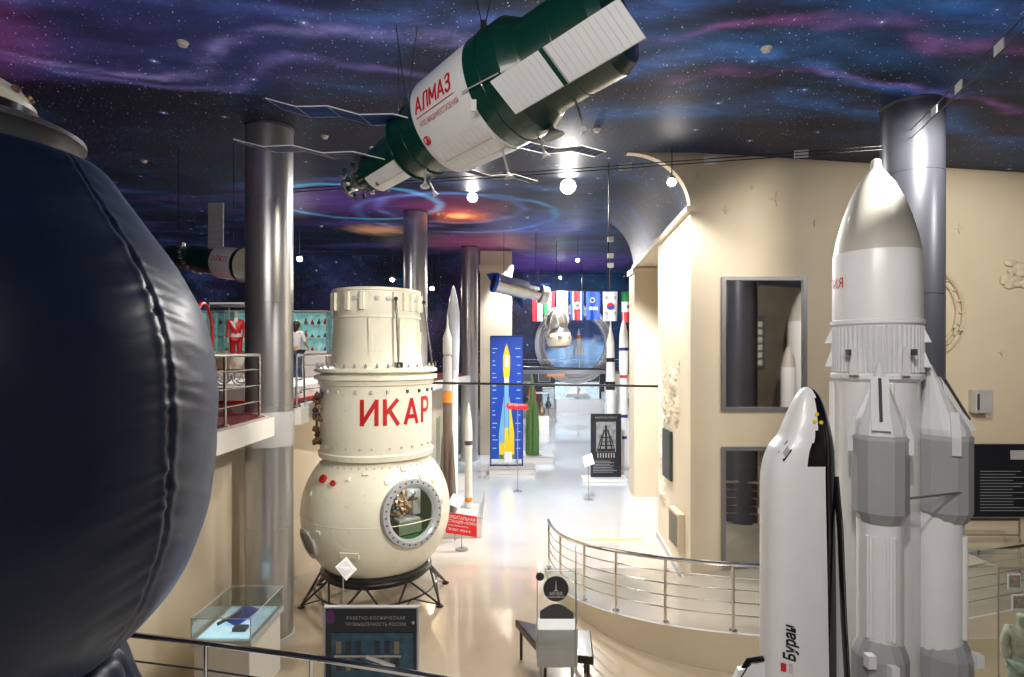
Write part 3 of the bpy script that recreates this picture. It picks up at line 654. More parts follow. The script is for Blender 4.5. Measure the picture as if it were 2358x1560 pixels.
for k in range(8):
    a=math.radians(10+k*45); b=B(); top1=pol(a-.36,.88,.46); top2=pol(a+.36,.88,.46); ft=pol(a,1.18,.03)
    b.rod(top1,ft,.017,black).rod(top2,ft,.017,black).rod(ft,pol(a+math.radians(22),.98,.22),.011,black).rod(ft,pol(a-math.radians(22),.98,.22),.011,black).lathe([(.06,0),(.06,.02)],pol(a,1.18,0),n=12,mat=black); b.done('stand_leg',e)
# ------------------------------------------------------------ rocket model
R0=V((2.56,4.0,0))
e=thing('rocket_model',(R0.x,R0.y,0.5),'large white and grey heavy rocket model with strap-on boosters','rocket model')
zz=lambda y:4-(y-815)*0.003053
b=B(); pf=[(0.012,zz(366)),(0.030,zz(370)),(0.036,zz(388)),(0.062,zz(400)),(0.115,zz(425)),(0.165,zz(460)),(0.212,zz(505)),(0.248,zz(550)),(0.266,zz(585),white),(0.268,zz(590),white),(0.272,zz(738),white),(0.283,zz(740),white),(0.283,zz(748),white),(0.27,zz(752),white),(0.27,zz(858),white),(0.283,zz(862),white),(0.283,zz(870),white),(0.255,zz(878),white),(0.255,0.62,white),(0.255,0.55)]
pf=[(p[0],p[1],p[2] if len(p)>2 else nosegrey) for p in pf]
b.lathe(pf,(R0.x,R0.y,0),n=72); b.done('core_stage',e,label='white core with warm grey ogive nose',sharp=30)
b=B(); NR=56; vs=[]
for j,z in enumerate((zz(856),zz(754))):
    for i in range(NR*4):
        a=2*math.pi*i/(NR*4); r=.272 if i%4<2 else .280; vs.append(R0+V((r*math.cos(a),r*math.sin(a),z)))
n4=NR*4; b.add(vs,[(i,(i+1)%n4,(i+1)%n4+n4,i+n4) for i in range(n4)],conegrey); b.done('ribbed_band',e,label='pale ribbed interstage band')
dn=math.hypot(R0.x,R0.y); n1=V((-R0.x/dn,-R0.y/dn,0)); r1=V((-n1.y,n1.x,0))
def rp_(phi,r,z): return V((R0.x,R0.y,z))+(n1*math.cos(phi)+r1*math.sin(phi))*r
b=B(); b.text('RN79',lambda x,y:rp_(math.radians(-66)-x/.275,.277,zz(655)+y),.105,dred,xs=.9); b.done('lettering',e,recalc=False,label='small mirrored red lettering')
for ph in (-88,-76,80,92):
    a=math.radians(ph)
    for y1,y2 in ((762,790),(812,845)):
        B().prism([rp_(a,.27,zz(y1)),rp_(a,.27,zz(y2)),rp_(a,.315,zz(y2)),rp_(a,.28,zz(y1))],r1.cross(Z_)*.02,white).done('bracket',e)
for ph in (-28,38):
    a=math.radians(ph); b=B(); b.prism([rp_(a-.05,.27,zz(800)),rp_(a-.12,.27,zz(862)),rp_(a+.12,.27,zz(862)),rp_(a+.05,.27,zz(800))],n1*.06,white); b.box(rp_(a,.335,zz(812)),(.02,.035,.04),dgrey); b.done('bracket',e)
B().rod(rp_(math.radians(-80),.27,zz(880)),rp_(math.radians(-80),.27,.7),.02,white,10).done('fuel_pipe',e)
B().rod(rp_(math.radians(20),.265,zz(880)),rp_(math.radians(20),.265,.7),.012,white,10).done('fuel_pipe',e)
def booster(x,y,kz):
    o=V((x,y,0)); z=lambda q:4-(q-815)*kz
    od=(V((x,y,0))-R0).normalized(); tt=V((-od.y,od.x,0))
    bb=part('booster',e,(x,y,.55))
    b=B(); b.lathe([(.13,.62),(.13,z(1010))],o,n=40,mat=white)
    for q in (-.07,-.035,.035,.07): b.rod(o+od*.118+tt*q+V((0,0,z(1225))),o+od*.118+tt*q+V((0,0,z(1455))),.014,white,8)
    b.done('booster_tank',bb)
    o2_=o+od*.02
    # cone whose tip leans in against the core
    N_=14; vs=[]; rows=[(.003,z(836),1),(.016,z(841),.97),(.026,z(860),.85),(.148,z(985),.1),(.150,z(1000),0)]
    for r_,zz_,ln in rows:
        for i in range(N_):
            t=2*math.pi*i/N_; vs.append(o2_-od*(.085*ln)+V((0,0,zz_))+(od*math.cos(t)+tt*math.sin(t))*r_)
    b=B(); b.add(vs,[(j*N_+i,j*N_+(i+1)%N_,(j+1)*N_+(i+1)%N_,(j+1)*N_+i) for j in range(len(rows)-1) for i in range(N_)]+[tuple(range(N_))],conegrey,True)
    b.prism([o2_+tt*.05-od*.03+V((0,0,z(868))),o2_+tt*.05+od*.05+V((0,0,z(925))),o2_+tt*.05+od*.165+V((0,0,z(985))),o2_+tt*.05+od*.05+V((0,0,z(1000)))],tt*-.10,conegrey)
    b.rod(o2_+od*.0+V((0,0,z(872))),o2_+od*.14+V((0,0,z(965))),.009,dgrey,8); b.done('nose_cone',bb,label='pale panelled nose cone',sharp=15)
    b=B(); b.lathe([(.148,z(998)),(.160,z(1004)),(.160,z(1172)),(.15,z(1178)),(.125,z(1196)),(.068,z(1206)),(.064,z(1216)),(.0,z(1217))],o2_,n=14,mat=grey,cap=False,ref=od)
    b.lathe([(.163,z(1003)),(.163,z(1010))],o2_,n=14,mat=lgrey,ref=od,cap=False); b.done('recovery_pod',bb,label='faceted grey recovery pod',sharp=15)
    for sg in (-1,1):
        b=B(); b.prism([o2_+tt*sg*.13+V((0,0,z(945))),o2_+tt*sg*.175+V((0,0,z(1000))),o2_+tt*sg*.175+V((0,0,z(1040))),o2_+tt*sg*.14+V((0,0,z(1040)))],od*.05,conegrey); b.done('side_fin',bb)
    b=B(); b.lathe([(.10,z(1455)),(.14,z(1480)),(.160,z(1500)),(.160,z(1640)),(.12,z(1665))],o2_,n=14,mat=grey,ref=od)
    b.done('recovery_pod',bb,label='grey lower recovery pod',sharp=15)
    for sg,q in ((-1,1497),(1,1512)): B().box(o2_+od*.165+tt*sg*.06+V((0,0,z(q))),(.05,.05,.08),white).done('pod_bracket',bb)
    b=B(); b.lathe([(.06,.62),(.10,.52)],o,n=24,mat=dgrey); b.done('nozzle',bb)
booster(2.365,3.66,.002794); booster(2.90,3.85,.00294); booster(2.64,4.41,.00325); booster(3.0,4.26,.00315)
z1=zz(1110)
B().rod((2.36,3.50,z1),(2.91,3.69,z1),.008,steel).done('tie_rod',e)
e=thing('display_plinth',(2.4,4.0,0),'low white plinth carrying the rocket and shuttle models','plinth')
B().bb(1.3,3.4,3.0,4.8,0,.42,whitep).done('body',e,bevel=.01); B().bb(1.27,3.43,2.97,4.83,.42,.5,lgrey).done('top_board',e,bevel=.005)
# ------------------------------------------------------------ shuttle
S0=V((1.86,3.7,0)); kz=3.7/F
sz=lambda y:4-(y-815)*kz
sx_=lambda px:(px-CX)/F*3.7
e=thing('shuttle_model',(S0.x,S0.y,0.5),'white winged shuttle model with black nose and belly standing upright','shuttle model')
sec=[(892,1856,1863,.010),(898,1846,1873,.038),(915,1834,1884,.068),(945,1821,1894,.098),(975,1809,1900,.12),(1000,1799,1905,.132),(1016,1788,1907,.14),(1030,1776,1909,.145),(1052,1767,1910,.15),(1080,1760,1911,.153),(1120,1757,1912,.156),(1300,1757,1916,.16),(1560,1757,1922,.16),(1750,1757,1926,.16),(1960,1765,1926,.15)]
sm=catmull([(a,l,r) for a,l,r,h in sec],10); hm=catmull([(a,h,0) for a,l,r,h in sec],10)
b=B(); N=160; vs=[]
for p,h in zip(sm,hm):
    xl,xr,hd=sx_(p.y),sx_(p.z),h.y; cx=(xl+xr)/2; hw=(xr-xl)/2
    for i in range(N):
        t=2*math.pi*i/N; ct,st=math.cos(t),math.sin(t); ex=0.62 if ct>0 else 0.8
        vs.append(V((cx+hw*math.copysign(abs(ct)**ex,ct),S0.y+hd*math.copysign(abs(st)**0.7,st),sz(p.x))))
fs=[];ms=[]
for j in range(len(sm)-1):
    for i in range(N):
        f=(j*N+i,j*N+(i+1)%N,(j+1)*N+(i+1)%N,(j+1)*N+i); fs.append(f)
        yy=(sm[j].x+sm[j+1].x)/2; ang=abs(((i+.5)/N*360+180)%360-180)
        if yy<915: th=82
        elif yy<985: th=87
        elif yy<1066: th=90+(yy-985)*.04
        else: th=71
        ms.append(gblack if ang<th else white)
fs.append(tuple(range(N))); ms.append(gblack); fs.append(tuple((len(sm)-1)*N+i for i in range(N))[::-1]); ms.append(dgrey)
b.add(vs,fs,ms,True); b.done('fuselage',e,label='glossy white fuselage with black nose tiles',sharp=60)
def side(px,yy,off=0.004):
    for a,bq,h1,h2 in zip(sm,sm[1:],hm,hm[1:]):
        if a.x<=yy<=bq.x:
            t=(yy-a.x)/(bq.x-a.x); xl=sx_(lerp(a.y,bq.y,t)); xr=sx_(lerp(a.z,bq.z,t)); hd=lerp(h1.y,h2.y,t); break
    x=sx_(px); cx=(xl+xr)/2; hw=(xr-xl)/2; u=max(-.999,min(.999,(x-cx)/hw)); ex=0.62 if u>0 else .8
    ct=abs(u)**(1/ex); st=math.sqrt(max(0,1-ct*ct)); return V((x,S0.y-hd*st**0.7-off,sz(yy)))
b=B(); b.add([side(1778,1036),side(1798,1010),side(1801,1030),side(1784,1056)],[(0,1,2,3)],black); b.add([side(1784,1036,.008),side(1795,1020,.008),side(1797,1030,.008),side(1787,1046,.008)],[(0,1,2,3)],grey)
b.done('cockpit_window',e,recalc=False)
for px,py in ((1860,950),(1853,966),(1867,968)): 
    q=side(px,py,.006); B().lathe([(.012,0),(.012,.006)],q,(0,-1,0),14,yellow).done('thruster_port',e,label='small yellow round marking')
b=B(); b.text('Буран',lambda x,y:side(1794-y*354,1456-x*354,.006),.090,black,bold=.003,shear=.25,xs=.85); b.done('lettering',e,recalc=False,label='black slanted lettering')
b=B(); b.text('СССР',lambda x,y:side(1795-y*354,1510-x*354,.006),.026,dred,xs=.8); b.done('lettering',e,recalc=False,label='tiny red lettering')
b=B(); b.add([side(1776,1501,.006),side(1786,1501,.006),side(1786,1520,.006),side(1776,1520,.006)],[(0,1,2,3)],red); b.done('flag_marking',e,recalc=False)
xb=sx_(1906)
for sgn in (-1,1):
    b=B(); y0_=S0.y+sgn*.10
    pts=[(xb-.02,y0_,sz(1090)),(xb-.02,y0_+sgn*.05,sz(1200)),(xb-.02,y0_+sgn*.09,sz(1400)),(xb-.02,y0_+sgn*.16,sz(1640)),(xb-.01,y0_+sgn*.36,sz(1800)),(xb-.02,y0_,sz(1880))]
    b.prism(pts,(.02,0,0),white); b.tube([V(p)+V((.012,0,0)) for p in pts[:5]],.016,gblack,10); b.prism([V(p)+V((.021,0,0)) for p in pts],(.014,0,0),gblack); b.done('wing',e,label='white delta wing with black leading edge')
b=B(); xd=sx_(1760); b.prism([(xd,S0.y-.02,sz(1520)),(xd-.17,S0.y-.02,sz(1540)),(xd-.30,S0.y-.02,sz(1640)),(xd-.28,S0.y-.02,sz(1800)),(xd,S0.y-.02,sz(1850))],(0,.04,0),white)
b.tube([(xd,S0.y,sz(1518)),(xd-.10,S0.y,sz(1522)),(xd-.30,S0.y,sz(1640))],.022,gblack,8); b.done('tail_fin',e)
B().bb(1.75,1.98,3.6,3.8,.5,sz(1950),dgrey).done('support_block',e)
# ------------------------------------------------------------ hanging station
P0=W(815,425,6.1); P1=W(1400,58,4.3); AX=(P1-P0); LN=AX.length; a=AX.normalized()
mid=(P0+P1)/2; nv=(V((0,0,4))-mid); nv=(nv-a*nv.dot(a)).normalized(); bv=a.cross(nv); 
if bv.z<0: bv=-bv
def st(s,ph,r): return P0+a*(s*LN)+(nv*math.cos(ph)+bv*math.sin(ph))*r
e=thing('space_station_model',mid,'dark green and white space station with folding solar wings','space station model')
def seg(prof):
    b=B(); b.lathe([(p[1],p[0]*LN,p[2]) for p in prof],P0,a,72,ref=nv); return b
w=white; g=green
seg([(.0,.05,steel),(.03,.09,steel),(.05,.12,g),(.06,.14,g),(.10,.17,g),(.105,.19,g),(.19,.20,g),(.20,.22,g),(.27,.225,g),(.285,.30,g),(.30,.33,g),(.42,.35,g),(.44,.36,g)]).done('service_module',e,label='dark green rear module',sharp=30)
seg([(.425,.36,w),(.44,.425,w),(.45,.435,w),(.655,.475,w),(.66,.47,w)]).done('main_cylinder',e,label='white lettered main cylinder',sharp=30)
seg([(.65,.46,g),(.657,.480,g),(.76,.480,g),(.765,.475,g),(.80,.40,g),(.81,.385,g),(1.0,.385,g),(1.03,.33,g),(1.045,.15,g)]).done('forward_module',e,label='glossy dark green forward hull',sharp=30)
for s,r in ((.30,.335),(.36,.345),(.70,.484),(.90,.387)): B().torus(P0+a*(s*LN),r,.006,g,a,64,5).done('hull_ring',e)
for k in range(18):
    an=k*2*math.pi/18; B().rod(st(.07,an,.15),st(.10,an,.18),.012,steel,6).done('support_rib',e)
random.seed(4)
for k in range(26):
    an=random.uniform(0,6.28); s=random.uniform(-.01,.18); B().lathe([(.02,0),(.02,.045),(.028,.055)],st(s,an,.13+.3*max(0,s)),st(0,an,1)-st(0,an,0)+a*random.uniform(-1,1),8,steel if k%2 else g).done('gas_bottle',e)
b=B()
for k in range(5): b.rod(st(-.04,k*1.25,.05),st(.04,k*1.25,.12),.012,steel,6)
b.lathe([(.10,0),(.10,.03),(.03,.06)],st(-.02,0,0),-a,20,steel)
b.done('docking_gear',e,label='metal docking gear')
def patch(s0,s1,p0,p1,ra,rb,ns,np_,mat,gap=.06,th=.012):
    b=B()
    for i in range(ns):
        for j in range(np_):
            sa=lerp(s0,s1,(i+gap/2)/ns); sb=lerp(s0,s1,(i+1-gap/2)/ns); pa=lerp(p0,p1,(j+gap/2)/np_); pb=lerp(p0,p1,(j+1-gap/2)/np_); K=3
            r0=lerp(ra,rb,i/ns); r1_=lerp(ra,rb,(i+1)/ns)
            vs=[];
            for q in range(K+1):
                an=lerp(pa,pb,q/K); vs+=[st(sa,an,r0),st(sb,an,r1_),st(sa,an,r0+th),st(sb,an,r1_+th)]
            fs=[]
            for q in range(K):
                o=4*q; fs+=[(o+2,o+3,o+7,o+6),(o,o+4,o+5,o+1),(o+1,o+5,o+7,o+3),(o,o+2,o+6,o+4)]
            fs+=[(0,1,3,2),(4*K,4*K+2,4*K+3,4*K+1)]
            b.add(vs,fs,mat)
    return b
patch(.46,.645,math.radians(-75),math.radians(-12),.438,.476,10,3,w,.05).done('radiator_panel',e,label='white tiled radiator panel')
patch(.12,.27,math.radians(-70),math.radians(0),.212,.228,4,2,w,.04).done('radiator_panel',e,label='small white radiator panel')
b=B()
def rad(s): return lerp(.435,.475,(s-.45)/.205)
def tf(ph): return lambda x,y:st(.535+x/LN,math.radians(ph)+y/.46,rad(.535+x/LN)+.006)
b.strokes('АЛМАЗ',tf(37),.135,.020,.62,.028,red,shear=.15)
b.text('НПО МАШИНОСТРОЕНИЯ',lambda x,y:st(.540+x/LN,math.radians(15)+y/.46,rad(.540+x/LN)+.010),.060,dred,xs=.62)
b.rod(st(.46,math.radians(23.5),.446),st(.61,math.radians(23.5),.474),.003,red,6)
b.done('lettering',e,recalc=False,label='red painted lettering')
b=B(); b.torus(st(.462,math.radians(-2),.447),.034,.005,red,nv,24,5); b.prism([st(.454,math.radians(-7),.449),st(.470,math.radians(-5),.450),st(.465,math.radians(3),.449)],nv*.004,red); b.done('emblem',e,label='small red round emblem')
A_=W(1128,188,4.30);B_=W(1425,-5,3.72);C_=W(1488,88,3.70);D_=W(1188,264,4.33)
b=B(); nn=(B_-A_).cross(D_-A_).normalized()
if nn.y>0: nn=-nn
def q4(u,v): return (A_.lerp(B_,u)).lerp(D_.lerp(C_,u),v)
b.prism([q4(0,0),q4(1,0),q4(1,1),q4(0,1)],-nn*.02,lgrey)
NS=22
for i in range(NS):
    if i==9: b.prism([q4(i/NS,.0),q4((i+.7)/NS,.0),q4((i+.7)/NS,1),q4(i/NS,1)],nn*.004,green); continue
    g1=.035/NS*.6; b.prism([q4(i/NS+g1,.012),q4((i+1)/NS-g1,.012),q4((i+1)/NS-g1,.988),q4(i/NS+g1,.988)],nn*.006,white)
b.done('long_panel',e,label='long flat white tiled panel')
for u in (.1,.5,.9): p=q4(u,.5); cN=P0+a*((p-P0).dot(a)); B().rod(p,p+(cN-p)*.5,.012,steel,8).done('panel_strut',e)
for s,an,l in ((.62,-60,.22),(.72,-75,.16),(.86,-70,.2),(.3,-80,.12),(.36,-40,.15)):
    an=math.radians(an); rr=.22 if s<.28 else (.33 if s<.4 else .38 if s>.8 else .45); p=st(s,an,rr); q=st(s,an,rr+l); b=B(); b.rod(p,q,.010,lgrey,8).lathe([(.012,0),(.025,.03),(.045,.05)],q,q-p,16,white,cap=False); b.done('antenna',e,label='small white dish antenna')
b=B(); b.rod(st(.77,math.radians(-70),.40),st(.77,math.radians(-70),.46),.02,lgrey).lathe([(.02,0),(.03,.04),(.10,.10),(.0,.05)],st(.77,math.radians(-70),.45),st(0,math.radians(-70),1)-st(0,math.radians(-70),0),24,lgrey,cap=False); b.done('antenna',e)
B().box(st(.66,math.radians(2),.52),(.04,.04,.09),white).done('sensor_box',e)
B().rod(st(.64,math.radians(18),.50),st(.76,math.radians(14),.51),.006,lgrey,6).done('probe',e)
def wing(p,q,chord,n,label,mt,rf=.006):
    p=V(p);q=V(q);ch=V(chord); w_=part('solar_wing',e,p,label)
    b=B(); c2=B()
    for i in range(n):
        za=.022*(1 if i%2 else -1); zb=-za
        A=p.lerp(q,i/n)+V((0,0,za)); Bq=p.lerp(q,(i+1)/n)+V((0,0,zb))
        b.tube([A,Bq,Bq+ch,A+ch],rf,white,6,True)
        for t_ in (.25,.5,.75): m1=A.lerp(Bq,t_); b.rod(m1,m1+ch,rf*.45,white,6)
        c2.slab([A+ch*.04,Bq+ch*.04,Bq+ch*.96,A+ch*.96],.004,mt)
    b.done('wing_frame',w_,label='white tube frame'); c2.done('solar_cells',w_,label='solar cells')
wing(W(985,278,5.05),W(612,232,5.55),(.03,.34,.04),5,'blue folding solar wing with white frame',solar)
wing(W(885,362,5.5),W(538,326,5.8),(.03,.28,.04),5,'pale folding solar wing with white frame',solar2)
wing(W(1150,328,5.1),W(1395,345,5.8),(-.08,.24,.03),4,'blue folding solar wing with white frame',solar2,.0035)
wing(W(1010,385,5.4),W(1238,413,5.9),(-.08,.10,.015),4,'pale folding solar wing with white frame',solar2,.0035)
for s in (.36,.70):
    t=st(s,math.pi/2,.33 if s<.5 else .47); B().box(t+V((0,0,.03)),(.05,.05,.08),black).done('cable_clamp',e)
    for dx in (-.10,.10): B().rod(t,(t.x+dx,t.y,zc(t.x,t.y)-.01),.004,black,6).done('hanging_cable',e,label='thin dark suspension cable')
t=W(917,255,5.6); B().rod(t,(t.x,t.y,zc(t.x,t.y)-.01),.003,black,6).done('hanging_cable',e)
# ------------------------------------------------------------ small hanging station
c3=W(490,602,9.0); e=thing('space_station_model',c3,'small dark green and white station model hung over the gallery','space station model')
pA=W(385,588,9.3); pB=W(566,612,8.8); dv=pB-pA; L3=dv.length
b=B(); b.lathe([(.12,0,g),(.17,.1*L3,g),(.17,.35*L3,g),(.21,.38*L3,g),(.21,.66*L3,g),(.25,.70*L3,w),(.25,.95*L3,w),(.27,.96*L3,black),(.27,L3,black),(.2,L3,black)],pA,dv,40); b.done('hull',e)
for k in range(16):
    an=k*.4; ax_,u1,u2=frame(dv); B().lathe([(.03,0),(.03,.05)],pA+dv*(.2+.03*k)+(u1*math.cos(an)+u2*math.sin(an))*.18,u1*math.cos(an)+u2*math.sin(an),8,steel).done('fitting',e)
b=B(); q=W(497,520,8.9); b.slab([q+V((-.12,0,-.36)),q+V((.12,0,-.36)),q+V((.12,.02,.36)),q+V((-.12,.02,.36))],.01,lgrey)
for i in range(7): b.bb(q.x-.115,q.x+.115,q.y-.014,q.y-.010,q.z-.35+i*.1,q.z-.35+i*.1+.085,grey)
b.done('solar_wing',e)
b=B(); ax_,u1,u2=frame(dv); tn=V((0,-1,0)); tn=(tn-ax_*tn.dot(ax_)).normalized()
b.text('САЛЮТ',plane_fn(pA+dv*.82+tn*.258+V((0,0,.02)),ax_,Z_),.12,red,xs=.8); b.done('lettering',e,recalc=False)
for s in (.15,.85): t=pA+dv*s+V((0,0,.2)); B().rod(t,(t.x,t.y,zc(t.x,t.y)-.01),.005,black,6).done('hanging_cable',e)
# ------------------------------------------------------------ other hanging craft
pA=W(1135,650,18);pB=W(1258,682,18.6);dv=pB-pA;L3=dv.length
e=thing('satellite_model',pA.lerp(pB,.5),'silver foil telescope satellite with blue rim hung from the ceiling','satellite model')
b=B(); b.lathe([(.30,0,blue),(.32,.03,blue),(.32,.1,silver),(.30,.12,silver),(.30,.62*L3,silver),(.22,.64*L3,silver),(.22,.86*L3,silver),(.30,.88*L3,white),(.30,L3,white)],pA,dv,36,cap=False); b.lathe([(.29,.05),(.001,.06)],pA,dv,30,black,cap=False); b.done('tube',e)
for ps in ([(1180,690,18.2),(1205,712,18.4),(1200,680,18.6),(1178,668,18.4)],[(1120,632,18),(1138,628,18),(1130,648,18.1)],[(1225,650,18.6),(1270,655,18.8),(1240,668,18.7)]):
    B().slab([W(*p) for p in ps],.02,solar).done('solar_panel',e)
for s in (.2,.8): t=pA+dv*s; B().rod(t+V((0,0,.25)),(t.x,t.y,zc(t.x,t.y)-.01),.01,black,6).done('hanging_cable',e)
q=W(1281,738,20)
e=thing('satellite_model',q,'round silver satellite with white instrument drum hung in the hall','satellite model')
b=B(); b.ball(q,.43,silver,28); 
for ang in range(6): b.torus(q,.44,.015,white,(math.cos(ang*math.pi/6),math.sin(ang*math.pi/6),.3),32,6)
b.done('sphere',e)
b=B(); b.lathe([(.3,-.25,silver),(.42,-.45,creamcap),(.44,-.75,creamcap),(.38,-.9,bronze),(.2,-.98,bronze)],q+V((.06,0,0)),(-.05,0,1),28)
for k in range(8): b.ball(q+V((.06+.42*math.cos(k*.8),.42*math.sin(k*.8),-.6)),.08,silver,10)
b.done('instrument_drum',e)
b=B(); b.rod(q+V((0,0,.4)),(q.x,q.y,zc(q.x,q.y)-.01),.01,black,6); b.done('hanging_cable',e)
# ------------------------------------------------------------ cables with plates
def cable(A,Bq,dbl,plates,label,pw):
    A=V(A);Bq=V(Bq); e=thing('suspension_cable',A,label,'cable')
    for o in (0,dbl): B().rod(A+V((0,0,o)),Bq+V((0,0,o)),.007,black,6).done('wire',e)
    for t in plates:
        p=A.lerp(Bq,t)+V((0,0,dbl/2)); dd=(Bq-A).normalized(); b=B(); b.slab([p-dd*pw-V((0,0,.045)),p+dd*pw-V((0,0,.045)),p+dd*pw+V((0,0,.045)),p-dd*pw+V((0,0,.045))],.01,lgrey); b.done('spacer_plate',e)
cable(W(2030,345,6.75),W(674,443,7.8),.04,[.12,.26,.40,.62],'taut twin steel cable with small grey plates between columns',.08)
cable(W(2095,322,6.7),W(2400,30,4.0),.10,[.28,.5,.78,.95],'steep twin cable with pale plates fixed to the column',.08)
b=B(); b.rod((-1.9,11.9,4-11.9*67/F),(2.98,11.6,4-11.6*75/F),.025,black); b.done('suspended_bar',label='thin black horizontal bar spanning the hall',category='bar')
b=B(); b.rod((.2,24,4-24*30/F),(4.7,24,4-24*38/F),.04,black); b.done('suspended_bar',label='thin black horizontal bar spanning the hall',category='bar')
D=10.2; x=W(1402,400,D).x; zt_=zc(x,D)-.01
e=thing('camera_mast',(x,D,zt_),'thin black ceiling mast carrying small grey projectors','ceiling mount')
B().rod((x,D,zt_),(x,D,W(0,560,D).z),.010,black).rod((x,D,W(0,560,D).z),(x,D,W(0,665,D).z),.018,black).done('pole',e)
for y in (552,590,612): B().box(W(1403,y,D)+V((.02,-.02,0)),(.10,.08,.08),lgrey).done('projector',e)
# ------------------------------------------------------------ display models along hall
def sta_rocket(x,y,zb,prof,label,extra=None):
    e=thing('rocket_model',(x,y,zb),label,'rocket model'); b=B(); b.lathe(prof,(x,y,0),n=28); b.done('body',e)
    if extra: extra(e)
    return e
def plinth(x,y,w,d,h,label,mat=whitep,glassh=0):
    e=thing('display_plinth',(x,y,0),label,'plinth'); B().bb(x-w/2,x+w/2,y-d/2,y+d/2,0,h,mat).done('body',e,bevel=.01)
    B().bb(x-w/2-.03,x+w/2+.03,y-d/2-.03,y+d/2+.03,h,h+.03,lgrey).done('top_board',e)
    if glassh:
        b=B(); b.bb(x-w/2,x+w/2,y-d/2-.01,y-d/2,h+.03,h+glassh,glass).bb(x-w/2,x+w/2,y+d/2,y+d/2+.01,h+.03,h+glassh,glass).bb(x-w/2-.01,x-w/2,y-d/2,y+d/2,h+.03,h+glassh,glass).bb(x+w/2,x+w/2+.01,y-d/2,y+d/2,h+.03,h+glassh,glass); b.done('glass_guard',e)
plinth(-1.2,12.9,1.1,1.1,.43,'white plinth with low glass guard under slender rockets',glassh=.35)
o_=orange
def boosters4(x,y,z0,z1,r,mat,off,tip=.001):
    def f(e):
        for k in range(4):
            a=math.pi/4+k*math.pi/2; b=B(); b.lathe([(r,z0+.01),(r*1.05,z0+.1),(tip,z1)],(x+off*math.cos(a),y+off*math.sin(a),0),(0,0,1),20,mat); b.done('booster',e)
    return f
x,y=-1.43,12.6
sta_rocket(x,y,.47,[(.09,.47,copper),(.10,1.0,copper),(.10,2.9,copper),(.10,2.92,o_),(.10,3.15,o_),(.10,3.18,lgrey),(.10,3.3,lgrey),(.10,3.9,lgrey),(.08,3.95,lgrey),(.10,4.0,whitep),(.10,4.35,whitep),(.05,4.5,whitep),(.025,4.6,whitep),(.015,4.8,whitep),(.001,4.9,whitep)],'slim copper-grey rocket model with orange bands and pale escape tower',boosters4(x,y,.48,2.3,.09,copper,.15))
x,y=-1.42,13.8
sta_rocket(x,y,.0,[(.13,.0,lgrey),(.13,.5,lgrey),(.11,.55,whitep),(.11,3.2,whitep),(.11,3.4,lgrey),(.13,3.6,grey),(.15,4.2,grey),(.15,5.0,grey),(.10,5.3,grey),(.04,5.6,grey),(.001,5.66,grey)],'tall slim white rocket model with grey bulbous fairing')
x,y=-1.0,13.1
sta_rocket(x,y,.47,[(.09,.47,whitep),(.09,.6,o_),(.09,.7,whitep),(.08,1.8,whitep),(.09,1.9,dgrey),(.09,2.0,whitep),(.08,2.4,whitep),(.03,2.75,whitep),(.001,2.9,whitep)],'white rocket model with orange stripe on a plinth')
x,y=3.68,18.75
plinth(3.75,18.9,.9,.9,.25,'low white plinth under white rocket models')
sta_rocket(x,y,.28,[(.13,.28,white),(.13,1.2,navy),(.13,1.3,white),(.13,1.9,navy),(.13,2.0,white),(.12,3.2,red),(.12,3.3,white),(.15,3.5,white),(.15,4.1,navy),(.15,4.2,white),(.13,4.7,white),(.07,5.0,white),(.02,5.1,white),(.02,5.5,white),(.001,5.6,white)],'tall white rocket model with blue and red rings',boosters4(x,y,.29,2.4,.08,white,.18))
x,y=3.55,20.5
plinth(3.55,20.5,.9,.9,.25,'low white plinth under a black and white rocket model')
sta_rocket(x,y,.28,[(.17,.28,white),(.17,.9,black),(.17,1.4,white),(.17,2.6,white),(.17,2.7,black),(.17,3.0,white),(.15,3.6,white),(.15,3.7,black),(.15,3.85,white),(.14,4.4,creamcap),(.05,4.8,white),(.02,5.2,white),(.001,5.3,white)],'black and white banded rocket model')
plinth(.85,21.2,1.3,1.2,.25,'low white plinth under the green rocket model')
x,y=.75,21
def gb(e):
    for k in range(6):
        a=k*math.pi/3; b=B(); b.lathe([(.09,.285),(.10,1.1),(.06,2.0),(.001,2.3)],(x+.16*math.cos(a),y+.16*math.sin(a),0),(0,0,1),16,olive); b.done('booster',e)
sta_rocket(x,y,.28,[(.12,.285,olive),(.12,2.3,olive),(.10,2.6,olive),(.09,2.8,olive),(.04,3.1,olive),(.001,3.2,olive)],'olive green clustered rocket model',gb)
D=19.2; p0=W(1130,1060,D); p1=W(1203,776,D)
plinth(.0,D,1.5,.9,.18,'low white plinth carrying the tall blue banner')
e=thing('banner_stand',(0,D,.21),'tall bright blue banner with painted cutaway rocket in a blue frame','banner')
b=B(); b.bb(p0.x,p1.x,D-.02,D+.02,.45,p1.z,blue); b.done('banner_panel',e)
b=B()
for x in (p0.x,p1.x): b.rod((x,D,.21),(x,D,p1.z+.02),.025,navy)
b.rod((p0.x,D,.24),(p1.x,D,.24),.02,navy); b.rod((p0.x,D,p1.z+.02),(p1.x,D,p1.z+.02),.02,navy); b.done('frame',e)
xm=(p0.x+p1.x)/2; yb=D-.025; b=B()
def sp(pts,mat,dy=0): b.prism([(xm+x,yb-dy,z) for x,z in pts],(0,-.006,0),mat)
sp([(-.07,.6),(.07,.6),(.07,3.2),(-.07,3.2)],lblue); sp([(-.09,3.2),(.09,3.2),(.12,3.5),(.12,3.9),(.05,4.2),(0,4.35),(-.05,4.2),(-.12,3.9),(-.12,3.5)],yellow)
sp([(-.06,3.55),(.06,3.55),(.06,3.95),(-.06,3.95)],white,.006)
sp([(-.08,2.95),(.08,2.95),(.08,3.2),(-.08,3.2)],creamcap,.004)
